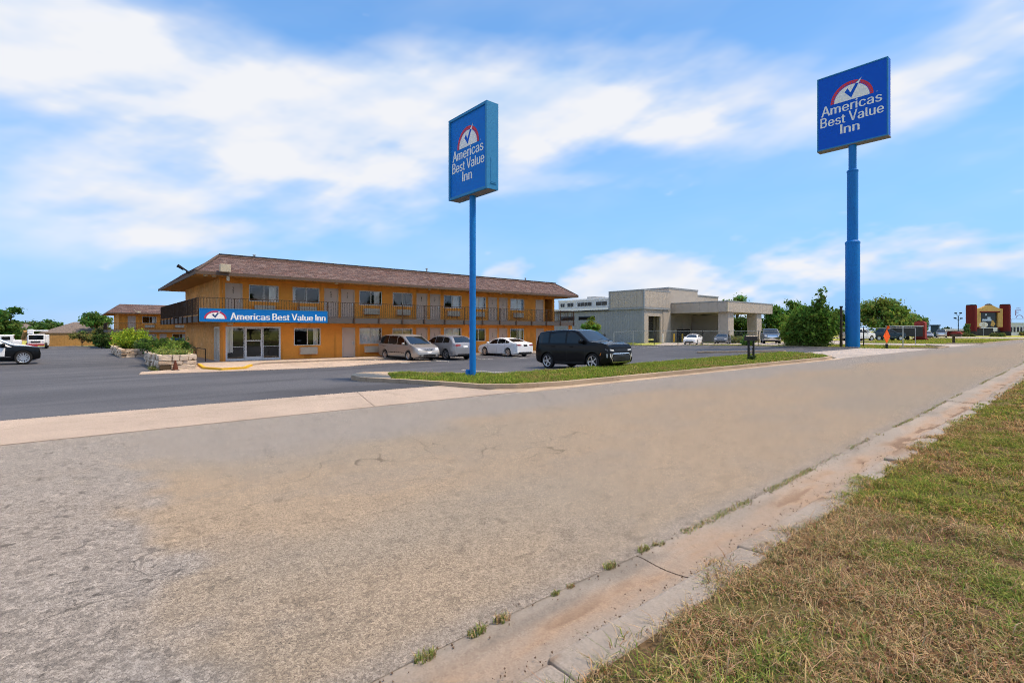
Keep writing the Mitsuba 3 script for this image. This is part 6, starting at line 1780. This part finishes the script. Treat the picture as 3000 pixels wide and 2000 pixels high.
mq_part('sill', sbox(3.6, 2.55, 10.1, 2.75), 0.8, 0.3, 'm_offwhite')
mq_part('lower_panel', sbox(3.0, -0.3, 10.9, 2.5), 0.3, 0.3, 'm_black')
mq_part('plinth', sbox(2.5, 2.3, 4.1, 2.9), 1.0, 0.5, 'm_dark_red')
mq_part('plinth', sbox(9.6, 2.3, 11.5, 2.9), 1.0, 0.5, 'm_dark_red')
rsn = thing('round_sign', 'white oval sign on a thin post before the dark marquee screen', 'sign')
part(rsn, 'disc', placed(extrude(affinity.scale(Point(0, 0).buffer(1, 24), 1.15, 0.78), 0.06), (202.7, 24.0, 3.4), (0.66, -0.75, 0), (0, 0, 1), (-0.75, -0.66, 0)), 'm_offwhite')
part(rsn, 'mark', placed(extrude(affinity.scale(Point(0, 0).buffer(1, 16).difference(Point(0, 0).buffer(0.6, 16)), 0.28, 0.38), 0.03), (202.63, 23.94, 3.4), (0.66, -0.75, 0), (0, 0, 1), (-0.75, -0.66, 0)), 'm_beige')
part(rsn, 'post', bar((202.75, 24.05, -0.3), (202.75, 24.05, 3.3), 0.06), 'm_galv')
bs = thing('small_board', 'small pinkish board on a post at the foot of the marquee', 'sign')
part(bs, 'board', placed(extrude(sbox(-0.55, -0.5, 0.55, 0.5), 0.06), (212.1, 22.5, 2.0), (0.66, -0.75, 0), (0, 0, 1), (-0.75, -0.66, 0)), 'm_offwhite')
part(bs, 'post', bar((212.2, 22.6, -0.3), (212.2, 22.6, 1.6), 0.06), 'm_galv')
bl = thing('far_hall', 'pale hall with a row of dark windows at the right edge of the photo', 'building')
ha, hb_ = np.array([263.5, 24.5]), np.array([277.0, 13.0])
hu = (hb_ - ha) / np.linalg.norm(hb_ - ha)
hn = np.array([-0.75, -0.66])
part(bl, 'wall', beam((*(ha - hn * 4), 1.8), (*(hb_ - hn * 4), 1.8), 8.0, 5.0), 'm_far_wall')
part(bl, 'roof', beam((*(ha - hn * 4), 4.5), (*(hb_ - hn * 4), 4.5), 8.6, 0.45), 'm_pale_sign')
for i in range(9):
    c_ = ha + hu * (1.2 + i * 1.25) + hn * 0.06
    part(bl, 'window', beam((*(c_ - hu * 0.38), 2.1), (*(c_ + hu * 0.38), 2.1), 0.08, 1.9), 'm_car_glass')
ts = thing('tall_letter_sign', 'faint pale sign with a large letter F on thin posts behind the marquee', 'sign')
ea = np.array([278.6, 25.2])
eu = np.array([0.66, -0.75])
en = (-0.75, -0.66, 0)


def ts_part(nm, poly, x, z_, mat, t_=0.2):
    return part(ts, nm, placed(extrude(poly, t_), (ea[0] + eu[0] * x, ea[1] + eu[1] * x, z_), (eu[0], eu[1], 0), (0, 0, 1), en), mat)


ts_part('letter', unary_union([sbox(0, 0, 0.3, 2.2), sbox(0, 1.9, 2.0, 2.2), sbox(0, 1.05, 1.2, 1.3)]), 1.6, 7.6, 'm_faded_letter')
ts_part('bar', sbox(0, 0, 1.4, 0.22), 2.0, 10.3, 'm_faded_letter')
ts_part('arc', Point(0, 0).buffer(1.25, 16).difference(Point(0, 0).buffer(1.05, 16)).intersection(sbox(-2, 0, 2, 2)), 3.1, 6.6, 'm_faded_letter')
part(ts, 'post', cat_([bar((ea[0] + eu[0] * q_, ea[1] + eu[1] * q_, -0.5), (ea[0] + eu[0] * q_, ea[1] + eu[1] * q_, 6.3), 0.07) for q_ in (0.5, 4.8)]), 'm_galv')
part(ts, 'crossbar', beam((ea[0] - eu[0] * 0.6, ea[1] - eu[1] * 0.6, 6.2), (ea[0] + eu[0] * 6, ea[1] + eu[1] * 6, 6.2), 0.1, 0.12), 'm_galv')
for i, (x, y, h_, lab) in enumerate(((200, 27.5, 0.9, 'low scrub hedge at the left foot of the marquee'), (206, 21.0, 1.0, 'low brownish hedge at the right foot of the marquee'), (236, 17.5, 1.9, 'green hedge in front of the pale hall'))):
    tree('low_hedge', lab, x, y, -0.3, h_ + 0.2, 3.2, (h_ + 0.2) / 2, 0.2, 2600, 0.22, (0.075, 0.085, 0.03), 90 + i, cat='hedge', ry=2.6, low=1, clumps=24, trunk_r=0.05)
tree('tree', 'thin dark tree top just left of the marquee pillar', 216, 29.5, -0.3, 4.9, 0.9, 2.4, 0.8, 1500, 0.28, (0.05, 0.08, 0.03), 95, low=1)
tree('tree', 'dark bush on the skyline between lamp mast and red shop', 262, 41, -0.3, 3.4, 4.5, 1.6, 0.6, 3000, 0.4, (0.035, 0.06, 0.03), 96, low=1)
tree('tree', 'round olive shrub left of the grey distant suv', 158, 29.4, -0.3, 1.6, 2.0, 0.9, 0.3, 2000, 0.2, (0.06, 0.09, 0.025), 97, cat='shrub', low=1)

# ------------------------------------------------------------------ grass
def blades(x, y, z, h, w, col, rng, bend=0.6):
    n = len(x)
    a = rng.uniform(0, 2 * np.pi, n)
    lean = h * rng.uniform(0.1, 1.0, n) * bend
    dx, dy = np.cos(a), np.sin(a)
    wx, wy = -dy * w / 2, dx * w / 2
    b = np.stack([x, y, z], 1)
    wv = np.stack([wx, wy, 0 * wx], 1)
    m = b + np.stack([dx * lean * 0.4, dy * lean * 0.4, h * 0.62], 1)
    t = b + np.stack([dx * lean * 1.1, dy * lean * 1.1, h * (1 - np.minimum(0.40 * bend, 0.85) * rng.random(n))], 1)
    v = np.stack([b - wv, b + wv, m - wv * 0.75, m + wv * 0.75, t], 1).reshape(-1, 3)
    i = np.arange(n) * 5
    f = np.vstack([np.column_stack([i, i + 1, i + 3]), np.column_stack([i, i + 3, i + 2]), np.column_stack([i + 2, i + 3, i + 4])])
    return v, f, np.repeat(col, 5, 0)


GREEN, YEL, TAN, BROWN, DEEP = (np.array(c) for c in ((0.215, 0.285, 0.06), (0.42, 0.385, 0.12), (0.54, 0.395, 0.22), (0.27, 0.15, 0.08), (0.10, 0.145, 0.038)))


def grass_cols(x, y, rng, dry):
    """dry in 0..1 per blade"""
    n = len(x)
    r = rng.random(n)
    c = np.where((r < dry * 0.55)[:, None], TAN, np.where((r < dry * 0.85)[:, None], BROWN, np.where((r < dry * 0.85 + (1 - dry) * 0.62)[:, None], GREEN, np.where((r < dry * 0.85 + (1 - dry) * 0.85)[:, None], YEL, DEEP))))
    return np.clip(c * rng.uniform(0.65, 1.35, (n, 1)) * (1 + 0.08 * rng.normal(size=(n, 3))), 0.005, 0.8)


def field(seed, n, xr, yr, keep, hgt, h, w, dry, bend=0.8, thin=False, hue=(1, 1, 1)):
    rng = np.random.default_rng(seed)
    x, y = rng.uniform(*xr, n), rng.uniform(*yr, n)
    ok = keep(x, y)
    if thin:
        ok &= rng.random(n) < np.clip((meshkit.fbm(np.stack([x * 4.3, y * 4.3, 0 * x + seed], -1), 3, seed=6) - 0.5) * 5.0 + 0.78, 0.12, 1)
    x, y = x[ok], y[ok]
    p = np.stack([x, y, 0 * x], -1)
    dr_ = np.clip(dry(x, y) + (meshkit.fbm(p * 1.1 + seed, 3, seed=1) - 0.5) * 2.0 + (meshkit.fbm(p * 5 + seed, 2, seed=2) - 0.5) * 0.9, 0.04, 0.97)
    hh = h * rng.uniform(0.35, 1.3, len(x)) * (0.3 + 1.4 * meshkit.fbm(p * 2.6 + seed, 3, seed=3)) * np.where(rng.random(len(x)) < 0.03, 1.7, 1.0)
    return blades(x, y, hgt(x, y) - 0.004, hh, w * rng.uniform(0.6, 1.4, len(x)), grass_cols(x, y, rng, dr_) * np.array(hue), rng, bend)


def grass_obj(name, label, fields):
    V, F, C, k0 = [], [], [], 0
    for v, f, c in fields:
        V.append(v)
        F.append(f + k0)
        C.append(c)
        k0 += len(v)
    k = fresh(name)
    scene[k] = mikit.ply(trimesh.Trimesh(np.vstack(V), np.vstack(F), process=False), 'm_blade', color=np.vstack(C))
    labels[k] = {'kind': 'stuff', 'label': label, 'category': 'grass'}
    return k


def near_keep(x, y):
    e = 1.60 + 0.0115 * x + 0.07 * np.sin(x * 2.3) + 0.05 * np.sin(x * 6.1 + 1)
    return (y < e) & (y > 0.055 * x - 1.3)


near_dry = lambda x, y: np.clip(0.82 - 0.025 * (x - 3), 0.52, 0.82)
grass_obj('grass', 'dry patchy grass on the verge in the near right corner', [
    field(101, 190000, (0.6, 5.2), (-1.2, 1.75), near_keep, verge_h, 0.055, 0.0045, near_dry, 1.9, thin=True),
    field(102, 160000, (5.2, 12.0), (-0.9, 1.8), near_keep, verge_h, 0.055, 0.0060, near_dry, 1.7, thin=True, hue=(1.08, 1.0, 0.9)),
    field(103, 90000, (12.0, 30.0), (-0.4, 2.0), near_keep, verge_h, 0.055, 0.012, near_dry, 1.5, thin=True, hue=(1.12, 1.03, 0.85)),
    field(104, 30000, (30.0, 100.0), (-0.5, 2.3), lambda x, y: y < 1.6 + 0.0115 * np.clip(x, 0, 60), verge_h, 0.07, 0.03, near_dry),
    field(105, 30000, (-6, 3), (-6, 1.3), lambda x, y: ~((x > 0.6) & (y > -1.2)), verge_h, 0.06, 0.008, near_dry)])
turfin = turf.buffer(-0.01)
inside = lambda x, y: shapely.contains_xy(turfin, x, y)
isl_dry = lambda x, y: 0.0 + 0.20 * (y < 12.2) + 0 * x
grass_obj('island_grass', 'bright green mown grass on the island beside the street', [
    field(111, 190000, (7.8, 24), (10.3, 17.5), inside, turf_h, 0.085, 0.012, isl_dry, hue=(1.0, 1.12, 0.75)),
    field(112, 90000, (24, 39.5), (10.3, 15.8), inside, turf_h, 0.09, 0.018, isl_dry, hue=(1.0, 1.12, 0.75))])
lawnp = unary_union([Polygon([(57.2, 12.6), (59.6, 10.4), (64.4, 10.4), (69.0, 12.6), (70.3, 13.2), (70.8, 24), (60, 24.4), (57, 24), (56.0, 15)]), Polygon([(55.6, 24), (60.1, 24), (60.1, 44), (66, 47.5), (69, 48), (69, 56), (55.6, 60)]), Polygon([(81.5, 13.2), (85.6, 10.4), (130, 10.4), (140, 24.3), (81, 24.3)])])
grass_obj('lawn_grass', 'yellow green grass on the strips and lawns beyond the parking lot', [
    field(121, 160000, (55, 72), (10, 60), lambda x, y: shapely.contains_xy(lawnp, x, y), lambda x, y: H(x, y) - 0.07, 0.10, 0.03, lambda x, y: 0.22 + 0 * x, hue=(1.15, 1.2, 0.8)),
    field(122, 110000, (81, 140), (10, 25), lambda x, y: shapely.contains_xy(lawnp, x, y), lambda x, y: H(x, y) - 0.07, 0.11, 0.06, lambda x, y: 0.2 + 0 * x, hue=(1.15, 1.2, 0.8))])

# weeds that grow in the joint between asphalt and gutter
rngw = np.random.default_rng(77)
places = [(1.30, 'weed tuft at the bottom edge of the picture in the gutter joint'), (1.62, 'large weed tuft second from the bottom in the gutter joint'), (1.80, 'small weed tuft above the large one in the gutter joint'), (2.22, 'thin weed sprig halfway up the lower gutter joint'), (2.36, 'dark small weed tuft halfway up the lower gutter joint'),
          (2.76, 'bright green weed tuft in the middle of the gutter joint'), (3.15, 'pale green weed tuft just above the bright one in the gutter joint'), (3.30, 'dry weed tuft with brown stalks in the gutter joint')]
for x, lab in places:
    big = 0.65 if 'large' in lab or 'bright' in lab or 'bottom' in lab else 0.36
    k = thing('weed_tuft', lab, 'weed', 'weed tufts in the gutter joint')
    n = int(170 * big)
    a, r = rngw.uniform(0, 6.28, n), 0.06 * big * np.sqrt(rngw.random(n))
    ye = 2.15 + 0.0185 * x
    dryk = np.full(n, 0.75 if 'dry' in lab or 'small' in lab else 0.25)
    v, f, c = blades(x + r * np.cos(a) * 1.5, ye + r * np.sin(a) * 0.8, np.full(n, -0.004), 0.075 * big * rngw.uniform(0.4, 1.2, n), np.full(n, 0.0045), grass_cols(a, a, rngw, dryk), rngw, 1.0)
    scene[k] = mikit.ply(trimesh.Trimesh(v, f, process=False), 'm_blade', color=c)
rx = np.r_[rngw.uniform(3.3, 6.5, 1700), rngw.uniform(6.5, 40, 3400)]
p = np.stack([rx * 1.3, 0 * rx, 0 * rx], -1)
ok = meshkit.fbm(p, 3, seed=9) > 0.45
rx = rx[ok]
ry = 2.13 + 0.0185 * rx + 0.045 * np.sin(rx * 0.9) * 0.4 + rngw.normal(size=len(rx)) * 0.022
v, f, c = blades(rx, ry, np.full(len(rx), -0.004), 0.026 * rngw.uniform(0.3, 1.4, len(rx)), np.where(rx > 8, 0.010, 0.005), grass_cols(rx, ry, rngw, np.full(len(rx), 0.45)), rngw, 1.0)
k = fresh('joint_weeds')
scene[k] = mikit.ply(trimesh.Trimesh(v, f, process=False), 'm_blade', color=c)
labels[k] = {'kind': 'stuff', 'label': 'thin line of weeds along the joint of asphalt and gutter', 'category': 'weeds'}
# soil and grit: crumbs in the gutter and along the edge of the asphalt
n = 700
gx_, gy_ = rngw.uniform(0.8, 9, n), None
gy_ = np.where(rngw.random(n) < 0.55, 1.74 + np.abs(rngw.normal(size=n)) * 0.06, 2.15 + rngw.normal(size=n) * 0.05)
s_ = 0.0028 * rngw.uniform(0.5, 1.8, n) ** 1.5
ico = trimesh.creation.icosphere(subdivisions=0)
v = (ico.vertices[None] * s_[:, None, None] * rngw.uniform(0.6, 1.3, (n, 12, 1)) + np.stack([gx_, gy_ + 0.0115 * gx_, np.full(n, 0.003)], 1)[:, None]).reshape(-1, 3)
f = (ico.faces[None] + (np.arange(n) * 12)[:, None, None]).reshape(-1, 3)
k = fresh('grit')
scene[k] = mikit.ply(trimesh.Trimesh(v, f, process=False), 'm_grit')
labels[k] = {'kind': 'stuff', 'label': 'dark crumbs of soil and grit lying in the gutter', 'category': 'grit'}
